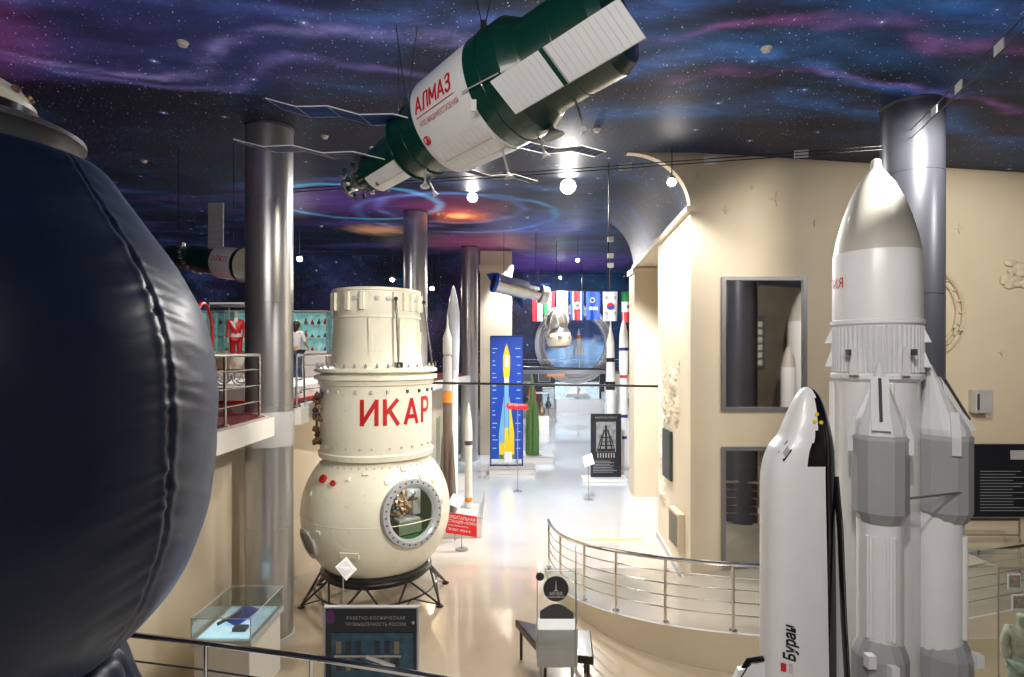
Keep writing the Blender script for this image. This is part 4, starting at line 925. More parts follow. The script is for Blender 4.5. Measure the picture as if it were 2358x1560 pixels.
for s in (-1,1):
    sp([(s*.08,.6),(s*.26,.6),(s*.26,1.3),(s*.09,2.6)],yellow if s>0 else lblue,.003); sp([(s*.10,.6),(s*.24,.6),(s*.24,1.0),(s*.10,1.0)],yellow,.008)
sp([(-.1,.5),(.1,.5),(.06,1.5),(-.06,1.5)],yellow,.010); sp([(-.28,.46),(.28,.46),(.26,.6),(-.26,.6)],olive,.004)
b.done('painted_rocket',e,recalc=True,label='yellow and light blue cutaway rocket picture')
b=B(); random.seed(8)
for k in range(26):
    z=4.3-k*.14; L=random.uniform(.08,.17)
    if k%3: b.bb(p0.x+.06,p0.x+.06+L,yb-.006,yb,z,z+.03,skyb)
    if k%2: b.bb(p1.x-.07-L,p1.x-.07,yb-.006,yb,z,z+.03,skyb)
b.done('caption_lines',e)['kind']='stuff'
e=thing('caption_stand',(-.13,D-.35,.21),'small white caption card beside the blue banner','caption card')
B().bb(-.25,.0,D-.37,D-.35,.4,.75,white).done('card',e); B().bb(-.14,-.11,D-.35,D-.33,.215,.5,steel).done('pole',e)
plinth(-1.75,17,.9,.9,.5,'white plinth with glass box in the hall',glassh=1.6)
D=18; e=thing('poster_stand',(2.95,D,0),'black poster with launch tower photograph on a white base','poster')
B().bb(2.2,3.6,D-.35,D+.3,0,.10,white).done('base',e,bevel=.01)
B().bb(2.49,3.45,D-.02,D+.02,.10,2.1,posterb).done('board',e)
b=B(); b.bb(2.66,3.28,D-.03,D-.02,.9,1.85,pbr('pale_photo',(.35,.36,.38),.5,var=.6,scale=6)); b.done('print',e,label='pale grey launch photograph')
b=B()
for k in range(7): b.bb(2.70+k*.085,2.73+k*.085,D-.036,D-.02,.72,.86,lgrey)
for k in range(8):
    z=.6-k*.05; b.bb(2.56,2.56+random.uniform(.4,.8),D-.03,D-.02,z,z+.012,grey)
b.done('caption_lines',e)['kind']='stuff'
b=B(); cx=2.97
for s_ in (-1,1):
    b.rod((cx+s_*.20,D-.035,.92),(cx+s_*.06,D-.035,1.6),.022,black).rod((cx+s_*.26,D-.035,1.0),(cx+s_*.14,D-.035,1.42),.016,black).rod((cx+s_*.04,D-.035,1.2),(cx+s_*.22,D-.035,1.25),.012,black)
b.rod((cx,D-.035,.92),(cx,D-.035,1.74),.035,black).rod((cx-.2,D-.035,1.1),(cx+.2,D-.035,1.1),.02,black).rod((cx-.14,D-.035,1.35),(cx+.14,D-.035,1.35),.016,black).bb(cx-.28,cx+.28,D-.04,D-.03,.91,1.0,black)
b.text('РАКЕТА ВОСТОК Р-7',plane_fn((cx,D-.03,1.98),X_,Z_),.075,lgrey,xs=.9); b.done('picture',e,recalc=False)
def arrow_sign(px,py,D,w,h,lines,label,ts=.06):
    p=W(px,py,D); e=thing('arrow_sign',(p.x,D,0),label,'sign'); b=B(); x0,x1=p.x-w/2,p.x+w/2; z0,z1=p.z-h/2,p.z+h/2; n=h*.22
    tilt=-.22*h
    pts=[(x0,D,z0),(x1,D,z0+tilt),(x1,D,z1+tilt),(x0,D,z1),(x0-n,D,p.z)]
    b.prism(pts,(0,-.02,0),red); b.done('board',e)
    b=B(); ex=V((1,0,tilt/w)).normalized()
    for i,(t,s) in enumerate(lines): b.text(t,plane_fn((x0+.03,D-.024,z1-h*(.2+.2*i)),ex,Z_),ts*s,white,align='LEFT',xs=.8)
    b.done('lettering',e,recalc=False)
    B().rod((p.x,D+.02,0),(p.x,D+.02,z1+tilt*.5),.012,steel).lathe([(.13,0),(.13,.015),(.03,.02)],(p.x,D+.02,0),n=20,mat=steel).done('pole',e)
arrow_sign(1063,1203,11.6,.62,.42,[('ОРБИТАЛЬНАЯ',1.15),('СТАНЦИЯ «АЛМАЗ»',1.0),('ALMAZ ORBITAL STATION',.55),('ПРОЕКТ 1970-Х гг.',.85)],'red arrow sign with white Russian lettering on a slim pole',ts=.082)
arrow_sign(1192,935,16.5,.6,.17,[('ТЕЛЕСКОП «КАЗЮК»',.9),('РОСАТ – ММД',.7)],'red arrow sign with white lettering beside the blue banner',ts=.07)
e=thing('caption_stand',(2.1,15.6,0),'slim metal stand holding a small caption board','caption stand')
B().rod((2.1,15.6,0),(2.1,15.6,.95),.012,steel).lathe([(.14,0),(.14,.015)],(2.1,15.6,0),n=16,mat=steel).done('pole',e)
B().slab([(1.98,15.5,.9),(2.25,15.5,1.0),(2.2,15.7,1.25),(1.95,15.7,1.15)],.015,whitep).done('card',e)
e=thing('caption_stand',(-2.33,7.85,0),'white caption card tilted on a slim pole before the cream capsule','caption stand')
B().rod((-2.33,7.85,0),(-2.33,7.85,1.0),.012,steel).lathe([(.12,0),(.12,.015)],(-2.33,7.85,0),n=16,mat=steel).done('pole',e)
b=B(); q=[W(772,1306,7.8),W(797,1338,7.75),W(822,1312,7.85),W(798,1283,7.95)]; b.slab(q,.012,white); b.done('card',e)
b=B()
for k in range(6):
    t=.15+k*.12; b.add([q[0].lerp(q[3],t).lerp(q[1].lerp(q[2],t),.12)+V((0,-.02,.012)),q[0].lerp(q[3],t).lerp(q[1].lerp(q[2],t),.8)+V((0,-.02,.012)),q[0].lerp(q[3],t+.04).lerp(q[1].lerp(q[2],t+.04),.8)+V((0,-.02,.012)),q[0].lerp(q[3],t+.04).lerp(q[1].lerp(q[2],t+.04),.12)+V((0,-.02,.012))],[(0,1,2,3)],lgrey)
b.done('printed_text',e)['kind']='stuff'
e=thing('caption_stand',(-1.22,12.15,0),'white caption card on a short pole by the rocket plinth','caption stand')
B().rod((-1.22,12.15,0),(-1.22,12.15,.85),.012,steel).done('pole',e); B().slab([(-1.36,12.05,.82),(-1.12,12.05,.72),(-1.02,12.2,.9),(-1.26,12.2,1.0)],.012,white).done('card',e)
B().bb(-3.945,-3.90,9.3,9.45,1.85,2.35,dgrey).done('wall_plate',label='small black square plate on the cream wall',category='wall plate')
# ------------------------------------------------------------ near poster
D=5.0; x0=(748-CX)/F*D; x1=(962-CX)/F*D; zt=4-D*585/F
e=thing('poster_stand',((x0+x1)/2,D,0),'dark framed poster of an orbital station over Earth','poster')
B().bb(x0,x1,D,D+.03,.1,zt,posterb).done('board',e)
b=B()
for xx in (x0,x1): b.bb(xx-.008,xx+.008,D-.01,D+.04,0,zt+.01,grey)
b.bb(x0,x1,D-.01,D+.04,zt-.003,zt+.008,grey).bb(x0-.05,x1+.05,D-.2,D+.25,0,.03,dgrey); b.done('frame',e)
B().bb(x0+.06,x1-.04,D-.006,D,.5,zt-.22,tealp).done('photograph',e,label='teal photograph of clouds and sea')
b=B(); xm=(x0+x1)/2+.04
b.text('РАКЕТНО-КОСМИЧЕСКАЯ',plane_fn((xm,D-.004,zt-.09),X_,Z_),.040,lgrey,xs=.85,space=1.25); b.text('ПРОМЫШЛЕННОСТЬ РОССИИ',plane_fn((xm,D-.004,zt-.145),X_,Z_),.040,lgrey,xs=.78,space=1.2); b.done('lettering',e,recalc=False)
pm=pbr('purple_print',(0.12,0.03,0.14),.5); B().prism([(x0+.05+.045*math.cos(t*.5),D-.0,zt-.08+.065*math.sin(t*.5)) for t in range(13)],(0,-.005,0),pm).done('emblem',e,label='purple round spot')
B().lathe([(.013,0),(.013,.006)],(x1-.04,D,zt-.13),(0,-1,0),12,lgrey).done('emblem',e)
b=B(); zc0=zt-.42; tn=pbr('station_tan',(.25,.2,.14),.5); tn2=pbr('station_dark',(.03,.03,.045),.5)
for k in range(-3,4):
    if k==0: continue
    xx=xm+k*.085+(-.07); b.bb(xx-.022,xx+.022,D-.012,D-.006,zc0+.02,zc0+.13,tn if abs(k)>2 else tn2).bb(xx-.022,xx+.022,D-.012,D-.006,zc0-.13,zc0-.02,tn2 if k%2 else tn)
b.bb(xm-.36,xm+.22,D-.016,D-.006,zc0-.008,zc0+.008,lgrey).rod((xm-.08,D-.015,zc0),(xm+.17,D-.015,zc0-.09),.018,whitep)
b.done('station_picture',e)
# ------------------------------------------------------------ display table
e=thing('display_case',(-3.24,6.78,0),'white pedestal case with glass cover and blue lit model inside','display case')
B().bb(-3.55,-2.93,6.35,7.2,0,.74,whitep).done('pedestal',e,bevel=.01)
B().bb(-3.58,-2.90,6.32,7.23,.74,.80,lgrey).done('case_base',e)
b=B()
X0,X1,Y0,Y1,Z0,Z1=-3.57,-2.91,6.33,7.22,.80,1.05
b.bb(X0,X1,Y0,Y0+.008,Z0,Z1,glass).bb(X0,X1,Y1-.008,Y1,Z0,Z1,glass).bb(X0,X0+.008,Y0,Y1,Z0,Z1,glass).bb(X1-.008,X1,Y0,Y1,Z0,Z1,glass).bb(X0,X1,Y0,Y1,Z1,Z1+.008,glass); b.done('glass_cover',e)
b=B()
for p,q in (((X0,Y0,Z1),(X1,Y0,Z1)),((X0,Y1,Z1),(X1,Y1,Z1)),((X0,Y0,Z1),(X0,Y1,Z1)),((X1,Y0,Z1),(X1,Y1,Z1)),((X0,Y0,Z0),(X0,Y0,Z1)),((X1,Y0,Z0),(X1,Y0,Z1))): b.rod(p,q,.006,lgrey,6)
b.done('cover_trim',e)
B().bb(X0+.05,X1-.05,Y0+.05,Y1-.05,.80,.815,caseblue).done('lit_bed',e,label='pale blue glowing bed')
e=thing('display_model',(-3.25,6.75,.82),'small blue and grey model lying in a glass case','model')
B().slab([(-3.4,6.75,.83),(-3.2,6.6,.83),(-3.05,6.9,.90),(-3.3,7.0,.90)],.01,blue).done('blue_plate',e); B().lathe([(.02,0),(.02,.25),(.001,.32)],(-3.42,6.60,.86),(.6,.7,.2),12,dgrey).done('rocket',e); B().bb(-3.2,-3.05,6.5,6.6,.82,.86,dgrey).done('block',e)
# ------------------------------------------------------------ bench & glass sign
e=thing('bench',(.52,7.1,0),'black upholstered angular bench on slim legs','bench')
b=B(); pts=[(.04,7.55,.38),(.35,6.75,.38),(.95,6.6,.38),(1.0,7.25,.38),(.55,7.3,.38)]; b.prism(pts,(0,0,.10),black); b.done('seat',e,bevel=.015)
for x,y in ((.12,7.45),(.4,6.85),(.9,6.72),(.92,7.15)): B().rod((x,y,0),(x,y,.38),.02,black).done('leg',e)
D=6.1; e=thing('sign_stand',(.5,D,0),'glass stand with round black emblem and white lower box','sign stand')
x0=(1237-CX)/F*D; x1=(1325-CX)/F*D; zt=4-D*500/F; zb=4-D*615/F
B().bb(x0,x1,D-.01,D,zb-.3,zt,glass).done('glass_panel',e)
B().slab([(x1,D,.2),(x1+.06,D+.5,.2),(x1+.06,D+.5,zt+.1),(x1,D,zt)],.01,glass).done('glass_panel',e)
b=B()
for p,q in (((x0,D,zb-.3),(x0,D,zt)),((x0,D,zt),(x1,D,zt)),((x1,D,.03),(x1,D,zt)),((x1+.06,D+.34,.03),(x1+.06,D+.5,zt+.1)),((x1,D,zt),(x1+.06,D+.5,zt+.1))): b.rod(p,q,.005,steel,6)
b.done('glass_edge',e)
c4=V(((1280-CX)/F*D,D-.012,4-D*540/F)); B().lathe([(.135,0),(.135,.006)],c4,(0,-1,0),40,black).done('emblem_disc',e,label='round black emblem')
B().lathe([(.045,0),(.045,.005)],c4+V((-.17,0,.13)),(0,-1,0),24,black).done('black_spot',e)
b=B(); pts=[(x0+.03,D-.012,c4.z-.32),(x0+.03,D-.012,c4.z-.24)]
for k in range(9): t=k/8; pts.append((lerp(x0+.03,x1-.02,t),D-.012,c4.z-.24+.09*math.sin(math.pi*t)-.02*t))
pts+=[(x1-.02,D-.012,c4.z-.32)]; b.prism(pts,(0,-.006,0),dgrey); b.done('curved_print',e)
b=B(); b.prism([c4+V((-.006,-.008,-.02)),c4+V((.006,-.008,-.02)),c4+V((.003,-.008,.05)),c4+V((0,-.008,.10)),c4+V((-.003,-.008,.05))],(0,-.003,0),white)
b.prism([c4+V((-.03,-.008,-.03)),c4+V((0,-.008,-.0)),c4+V((.03,-.008,-.03)),c4+V((0,-.008,-.015))],(0,-.003,0),white)
b.text('МУЗЕЙ',plane_fn(c4+V((0,-.012,-.05)),X_,Z_),.04,white); b.text('КОСМОНАВТИКИ',plane_fn(c4+V((0,-.012,-.085)),X_,Z_),.03,white,xs=.9)
b.done('lettering',e,recalc=False)
B().bb(x0-.0,x1+.03,D+.02,D+.30,.62,1.03,lgrey).done('leaflet_box',e,bevel=.008,label='pale grey lower box')
b=B(); b.rod((x0+.05,D+.15,0),(x0+.05,D+.15,.62),.02,steel).rod((x1-.02,D+.15,0),(x1-.02,D+.15,.62),.02,steel).bb(x0-.02,x1+.06,D-.02,D+.35,0,.03,steel); b.done('base',e)
# ------------------------------------------------------------ right glass case with suit
X0,X1,Y0,Y1=4.66,5.9,5.45,5.95
e=thing('display_case',(5.3,5.7,0),'tall glass case holding a flight suit and portrait photographs','display case')
B().bb(X0,X1,Y0,Y1,0,.35,whitep).done('pedestal',e)
b=B(); b.bb(X0,X1,Y0,Y0+.01,.35,1.95,glass).bb(X0,X0+.01,Y0,Y1,.35,1.95,glass).bb(X0,X1,Y0,Y1,1.95,1.965,glass); b.done('glass_cover',e)
b=B()
for p,q in (((X0,Y0,.35),(X0,Y0,1.95)),((X0,Y0,1.95),(X1,Y0,1.95)),((X0,Y0,1.95),(X0,Y1,1.95)),((X0,Y1,.35),(X0,Y1,1.95)),((X0,Y1,1.95),(X1,Y1,1.95))): b.rod(p,q,.007,steel,6)
b.done('case_frame',e)
photo=pbr('sepia_photo',(.45,.38,.3),.5,var=.6,scale=30)
for i,(x,z) in enumerate(((4.84,1.80),(5.02,1.62),(4.88,1.60),(5.04,1.82))):
    e2_=thing('portrait_photo',(x,5.48,z),'small portrait photograph in a glass case','photograph','portraits in the glass case')
    B().bb(x-.06,x+.06,5.48,5.49,z-.075,z+.075,white).done('mount',e2_); B().bb(x-.05,x+.05,5.475,5.48,z-.05,z+.065,photo).ball((x,5.475,z+.02),.022,skin,10,(1,.2,1.2)).done('print',e2_)
def skinmesh(name,nodes,edges,mat,parent,label=None,sub=2,root=0):
    me=bpy.data.meshes.new(name); o=WL[parent.name]
    me.from_pydata([V(nd[0])-o for nd in nodes],edges,[]); ob=bpy.data.objects.new(name,me); coll.objects.link(ob)
    md=ob.modifiers.new('s','SKIN'); md.use_smooth_shade=True
    sv=me.skin_vertices[0].data
    for i,nd in enumerate(nodes):
        r=nd[1]; sv[i].radius=(r,r) if not isinstance(r,tuple) else r; sv[i].use_root=(i==root)
    m2=ob.modifiers.new('u','SUBSURF'); m2.levels=sub; m2.render_levels=sub
    dg=bpy.context.evaluated_depsgraph_get(); dg.update(); nm=bpy.data.meshes.new_from_object(ob.evaluated_get(dg)); ob.modifiers.clear(); ob.data=nm
    nm.materials.clear(); nm.materials.append(mat)
    for p in nm.polygons: p.use_smooth=True; p.material_index=0
    ob.parent=parent; ob.location=(0,0,0); WL[ob.name]=o
    if label: ob['label']=label
    return ob
def figure(base,H,face,label,body,shirt,pants,hair=None,cat='person',name='person',arm=0.0,fat=0.0):
    base=V(base); s=H/1.68; rot=Matrix.Rotation(face,3,'Z'); T=lambda x,y,z: base+rot@V((x*s,y*s,z*s))
    e=thing(name,base,label,cat)
    N=[];E=[];ix={}
    def nd(k,x,y,z,r,link=None):
        ix[k]=len(N); N.append((T(x,y,z),(r*s) if not isinstance(r,tuple) else (r[0]*s,r[1]*s)))
        if link is not None: E.append((ix[link],ix[k]))
    nd('pel',0,0,.92,(.14,.11)); nd('wai',0,0,1.06,(.115,.09),'pel'); nd('che',0,0,1.26,(.15,.10),'wai'); nd('nb',0,.01,1.40,(.075,.065),'che'); nd('nk',0,.005,1.46,.05,'nb'); nd('jaw',0,-.015,1.53,(.062,.072),'nk'); nd('hd',0,-.005,1.60,(.078,.092),'jaw'); nd('top',0,0,1.655,(.05,.06),'hd')
    for sd,q in ((-1,'l'),(1,'r')):
        nd('sh'+q,sd*.165,0,1.36,.055,'che'); nd('el'+q,sd*.215,.02-arm*.1,1.10,.04,'sh'+q); nd('wr'+q,sd*.20,-.06-arm*.15,.88+arm*.15,.026,'el'+q); nd('ha'+q,sd*.20,-.075-arm*.15,.82+arm*.15,(.03,.018),'wr'+q)
        for f in range(4): nd('f%d'%f+q,sd*(.20),-.10-arm*.15+f*.02,.76+arm*.15-(.012 if f in(1,2) else 0),.008,'ha'+q)
        nd('th'+q,sd*.185,-.115-arm*.15,.80+arm*.15,.009,'ha'+q)
        nd('hp'+q,sd*.085,0,.84,.085,'pel'); nd('kn'+q,sd*.09,-.02*(1 if sd>0 else -1),.48,.055,'hp'+q); nd('an'+q,sd*.09,.03*sd,.09,.036,'kn'+q); nd('he'+q,sd*.09,.03*sd-.01,.045,.036,'an'+q); nd('to'+q,sd*.10,.03*sd-.15,.03,(.035,.025),'he'+q)
    skinmesh('body',N,E,body,e)
    def sub(nm,keys,mat,grow):
        nn=[(N[ix[k]][0],tuple(v+grow*s for v in N[ix[k]][1]) if isinstance(N[ix[k]][1],tuple) else N[ix[k]][1]+grow*s) for k in keys]; kk=[ix[k] for k in keys]
        ee=[(kk.index(a_),kk.index(b_)) for a_,b_ in E if a_ in kk and b_ in kk]; skinmesh(nm,nn,ee,mat,e)
    sub('shirt',['pel','wai','che','nb','shl','ell','shr','elr']+(['wrl','wrr'] if cat=='mannequin' else []),shirt,.014+fat); sub('trousers',['pel','hpl','knl','anl','hpr','knr','anr'],pants,.016+fat)
    if hair:
        b=B(); c_=T(0,.02,1.60); b.ball(c_,.105*s,hair,16,(.92,.98,1.05)); b.lathe([(.03*s,-.20*s),(.07*s,-.12*s),(.085*s,0)],c_+rot@V((0,.035*s,-.02)),(0,0,1),12,hair); b.done('hair',e)
        for sd in (-1,1): B().ball(T(sd*.028,-.092,1.60),.010*s,dgrey,8).done('eye',e)
        b=B(); b.ball(T(0,-.105,1.575),.013*s,body,8,(1,1.2,1.5)); b.done('nose',e)
    return e
figure((-5.78,15.3,3.205),1.66,math.radians(160),'person in white shirt and jeans looking into lit cases',skin,shirtm,jeans,hairm,arm=.8)
figure((-7.76,16.0,3.57),1.66,math.radians(20),'pale-headed mannequin in a bright red zipped flight suit',pbr('mannequin_white',(.8,.8,.8),.5),red,red,cat='mannequin',name='mannequin')
figure((5.12,5.72,.36),1.05,math.radians(-30),'pale green-grey flight suit on a mannequin inside the glass case',pbr('suit_khaki',(.42,.44,.36),.7),pbr('suit_khaki2',(.46,.45,.36),.8,var=.3,scale=20),pbr('suit_khaki3',(.38,.46,.38),.8,var=.3,scale=20),cat='mannequin',name='mannequin',fat=.015)
# ------------------------------------------------------------ gallery displays
def case(x0,x1,y0,y1,z0,zb,zt,label,back=None,shelves=0):
    e=thing('display_case',((x0+x1)/2,(y0+y1)/2,z0),label,'display case'); B().bb(x0,x1,y0,y1,z0,zb,whitep).done('pedestal',e)
    b=B(); b.bb(x0,x1,y0,y0+.012,zb,zt,glass).bb(x0,x0+.012,y0,y1,zb,zt,glass).bb(x1-.012,x1,y0,y1,zb,zt,glass); b.done('glass_cover',e)
    b=B(); b.bb(x0,x1,y0,y1,zt,zt+.05,lgrey)
    for x in (x0,x1):
        for y in (y0,y1): b.rod((x,y,zb),(x,y,zt),.015,steel,6)
    b.done('case_frame',e)
    if back: B().bb(x0,x1,y1-.02,y1,zb,zt,back).done('back_panel',e,label='glowing pale teal back panel')
    for k in range(shelves):
        z=lerp(zb,zt,(k+1)/(shelves+1)); B().bb(x0+.02,x1-.02,y0+.1,y1-.03,z,z+.015,white).done('shelf',e)
    return e
case(-8.25,-7.0,15.5,16.6,3.205,3.55,5.35,'tall glass case around the red flight suit mannequin')
for xa,xb_ in ((-7.6,-6.2),(-9.6,-8.4),(-11.9,-10.2)): case(xa,xb_,19,19.7,3.205,4.1,5.4,'brightly lit glass wall case with shelves of small exhibits',tealg,2)
case(-5.4,-4.2,21,21.7,3.205,4.1,5.4,'brightly lit glass wall case with shelves of small exhibits',tealg,2)
random.seed(9)
for z in (4.102,4.55,4.985):
    for k in range(6):
        x=-7.45+k*.22; b=B(); hh=random.uniform(.08,.22); b.lathe([(.05,0),(.06,hh*.4),(.02,hh*.8),(.03,hh)],(x,19.35,z),n=12,mat=random.choice([white,bronze,dgrey,red,blue])); b.done('small_exhibit',label='small exhibit piece standing on a lit shelf',category='exhibit',group='small exhibits on lit shelves')
e=thing('display_plinth',(-4.6,11,3.205),'low white display platform with red edge on the gallery','plinth')
B().bb(-5.9,-3.65,9.2,13.2,3.205,3.45,whitep).done('body',e,bevel=.01); B().bb(-5.95,-3.60,9.15,13.25,3.203,3.24,red).done('kick_strip',e)
e=thing('rover_model',(-4.9,10,3.5),'skeletal metal rover model with spoked wheels and white panels','rover model')
for i,(x,y) in enumerate(((-5.2,9.6),(-4.9,9.6),(-4.6,9.6),(-5.2,10.3),(-4.9,10.3),(-4.6,10.3))):
    b=B(); c_=V((x,y,3.59)); b.torus(c_,.12,.015,steel,(0,1,0),24,6)
    for k in range(6): b.rod(c_,c_+V((.12*math.cos(k*1.047),0,.12*math.sin(k*1.047))),.005,steel,5)
    b.done('wheel',e)
B().bb(-5.3,-4.5,9.6,10.3,3.68,3.74,bronze).done('chassis',e); B().lathe([(.2,0),(.26,.2),(.2,.25)],(-4.95,9.95,3.74),n=20,mat=silver).done('instrument_drum',e)
B().rod((-4.6,9.8,3.72),(-4.2,9.6,4.1),.02,white).done('mast',e); B().slab([(-4.5,9.6,4.0),(-4.2,9.6,4.12),(-4.2,9.9,4.12),(-4.5,9.9,4.0)],.015,white).done('antenna',e)
q=W(470,790,11.5); e=thing('ring_frame',(q.x,q.y,3.2),'thin red ring frame standing on the gallery','ring frame')
B().torus(q,.8,.03,dred,(1,.3,0),40,8).done('ring',e); B().rod((q.x,q.y,3.2),(q.x,q.y,q.z-.8),.03,dgrey).done('post',e)
# ------------------------------------------------------------ end of the hall
cM=V(((1322-CX)/F*31.95,31.93,4+31.95*22/F)); e=thing('porthole_mural',(cM.x,31.9,cM.z),'giant round ribbed porthole frame with Earth mural','wall mural')
b=B(); rimm=pbr('rim_grey',(.48,.49,.51),.4)
b.lathe([(1.65,0),(1.68,.3),(1.8,.34),(1.85,.26),(1.92,.34),(2.02,.26),(2.10,.3),(2.22,.2),(2.22,0)],cM,(0,-1,0),80,rimm,cap=False); b.done('rim',e,label='grey ribbed round rim')
em=earth_mat(0.5,-3.3)
b=B(); b.lathe([(1.68,0.02),(.001,.021)],cM,(0,-1,0),64,em,cap=False); b.done('earth_picture',e,origin=(cM.x,31.9,cM.z),label='blue Earth horizon picture')
b=B(); q=cM+V((.25,-.06,0)); b.lathe([(.14,-.6,white),(.14,.3,orange),(.1,.5,white),(.001,.9,white)],q,(0,0,1),16)
for sx1 in (-.2,.2): b.lathe([(.08,-.65,white),(.09,-.2,white),(.001,.25,white)],q+V((sx1,0,0)),(0,0,1),12)
b.done('rocket_picture',e)
D=26; flz=4+D*143/F
def flag(px,w,h,fn,label,emb=None):
    x=(px-CX)/F*D; e=thing('flag',(x,D,flz),label,'flag','hanging flags in the hall'); b=B(); nx_,nz=12,18
    vs=[];
    for j in range(nz+1):
        for i in range(nx_+1): u=i/nx_;v=j/nz; vs.append((x+(u-.5)*w*(1-.08*v),D+.05*math.sin(u*9+px)*(.3+v),flz-v*h))
    fs=[];ms=[]
    for j in range(nz):
        for i in range(nx_): fs.append((j*(nx_+1)+i,j*(nx_+1)+i+1,(j+1)*(nx_+1)+i+1,(j+1)*(nx_+1)+i)); ms.append(fn((i+.5)/nx_,(j+.5)/nz))
    b.add(vs,fs,ms,True); b.done('cloth',e,recalc=False,sharp=180)
    if emb: b=B(); emb(b,V((x,D-.09,flz-h*.5))); b.done('emblem',e,recalc=False)
def st3(a_,b_,c_): return lambda u,v:(a_,b_,c_)[min(2,int(u*3))]
fw=pbr('flag_white',(.75,.75,.75),.7); fred=pbr('flag_red',(.6,.015,.025),.7); fnav=pbr('flag_blue',(.012,.05,.32),.7); fgr=pbr('flag_green',(.02,.26,.07),.7)
def disc(b,c_,r,mat,dy=0): b.lathe([(r,0),(r,.006)],c_+V((0,-dy,0)),(0,-1,0),24,mat)
flag(1238,.50,1.35,lambda u,v:fred if u<.5 else fw,'red and white hanging flag')
flag(1265,.50,1.1,st3(fgr,fw,fred),'green white and red striped hanging flag')
flag(1294,.55,1.25,st3(skyb,fw,skyb),'pale blue and white striped flag with small sun',lambda b,c_:disc(b,c_,.07,yellow))
def nk(b,c_): disc(b,c_,.17,fw); star(b,c_+V((0,-.012,0)),.15,fred,5,.4)
flag(1329,.62,1.3,lambda u,v:fnav if u<.17 or u>.83 else (fw if u<.25 or u>.75 else fred),'red flag with blue edges and star in a white disc',nk)
def esa(b,c_): b.text('esa',plane_fn(c_+V((0,-.02,-.1)),X_,Z_),.32,fw); b.torus(c_+V((-.05,-.02,.25)),.1,.015,fw,(0,1,0),20,5)
flag(1366,.66,1.3,lambda u,v:fnav,'deep blue agency flag with white lettering and globe',esa)
def kr(b,c_):
    b.lathe([(.17,0),(.17,.006)],c_,(0,-1,0),24,fred); b.prism([c_+V((.17*math.cos(t*math.pi/10),-.012,-.17*math.sin(t*math.pi/10))) for t in range(11)],(0,-.004,0),fnav)
    for sx1 in(-1,1):
        for s2 in (-1,1):
            for k in range(3): b.prism([c_+V((sx1*.2-.05,-.01,s2*(.3+k*.05))),c_+V((sx1*.2+.05,-.01,s2*(.3+k*.05)+.03)),c_+V((sx1*.2+.05,-.01,s2*(.3+k*.05)+.055)),c_+V((sx1*.2-.05,-.01,s2*(.3+k*.05)+.025))],(0,-.004,0),black)
flag(1405,.68,1.35,lambda u,v:fw,'white flag with red and blue round emblem and black bars',kr)
flag(1446,.60,1.4,lambda u,v:(fgr,fw,fred)[min(2,int(v*3))],'green white and red flag with small emblem',lambda b,c_:disc(b,c_,.08,bronze))
e=thing('flag_rod',((1345-CX)/F*D,D,flz),'thin dark rod from which the flags hang','rod')
B().rod(((1228-CX)/F*D,D+.02,flz+.022),((1464-CX)/F*D,D+.02,flz+.022),.02,black).done('rod',e)
for px in (1240,1340,1450): x=(px-CX)/F*D; B().rod((x,D+.02,flz+.03),(x,D+.02,zc(x,D)-.01),.008,black).done('hanging_cable',e)
random.seed(12)
plc=pbr('far_case_glow',(.5,.6,.7),.5,var=.3,scale=4,emit=.8)
e=thing('display_case',(4.6,39,0),'long white low display case at the end of the hall','display case')
B().bb(3.0,6.1,38.5,39.8,0,.9,white).done('pedestal',e); B().bb(3.0,6.1,38.5,38.52,.9,2.0,glass).done('glass_cover',e); B().bb(3,6.1,39.78,39.8,.9,2.0,plc).done('back_panel',e)
e=thing('spacecraft_model',(4.5,39,.9),'small white spacecraft model in the far case','model')
B().slab([(3.6,38.9,1.0),(5.4,38.9,1.0),(4.9,39.3,1.7),(4.1,39.3,1.7)],.05,white).done('panel',e); B().rod((4.5,39,.91),(4.5,39,1.9),.05,lgrey).done('mast',e)
for k,(x,w_) in enumerate(((2.4,.9),(3.7,.9),(5.0,.8),(6.2,.7),(-.5,.8),(1.0,1.0))):
    e=thing('framed_picture',(x,42.45,1.9),'framed dark photograph on the far wall','picture','pictures on the far wall')
    B().bb(x-w_/2,x+w_/2,42.42,42.49,1.9,2.6,lgrey).done('frame',e); B().bb(x-w_/2+.05,x+w_/2-.05,42.40,42.42,1.95,2.55,spacep).done('print',e)
e=thing('hanging_sign',(2.4,31.5,2.72),'small orange sign with white lettering under the balcony','sign')
B().bb(1.9,2.9,31.3,31.33,2.72,2.945,orange).done('board',e); B().text('КОСМОНАВТ',plane_fn((2.4,31.29,2.84),X_,Z_),.14,white).done('lettering',e,recalc=False)
e=thing('direction_sign',(.97,27.1,0),'small red sign on a pole in the far hall','sign')
B().bb(.8,1.15,27,27.07,1.6,2.3,red).done('board',e); B().rod((.97,27.1,0),(.97,27.1,1.7),.03,steel).done('pole',e)
for k,(x,y,h) in enumerate(((1.6,30,1.9),(2.2,34,1.9),(-.6,27,2.0),(0.2,31,2.0),(-.4,24.8,1.8),(6.2,28,2.0),(5.6,25,2.0),(5.2,30,1.9),(1.0,35.5,2.1),(6.0,34,2.1))):
    case(x-.35,x+.35,y,y+.8,0,.7,h,'slim glass showcase on the hall floor',plc if k%2 else None)
    b=B(); b.lathe([(.12,0),(.2,.2),(.06,.5),(.1,.6),(.001,.8)],(x,y+.4,.71),n=16,mat=random.choice([silver,bronze,olive])); b.done('exhibit_model',label='small spacecraft exhibit inside a slim glass showcase',category='model')
railing('railing','black and chrome balcony railing under the round mural',[(.3,29.6,3.15),(3.5,29.6,3.15),(7,29.6,3.15)],.55,[.2,.4],[0,1,2],.02)
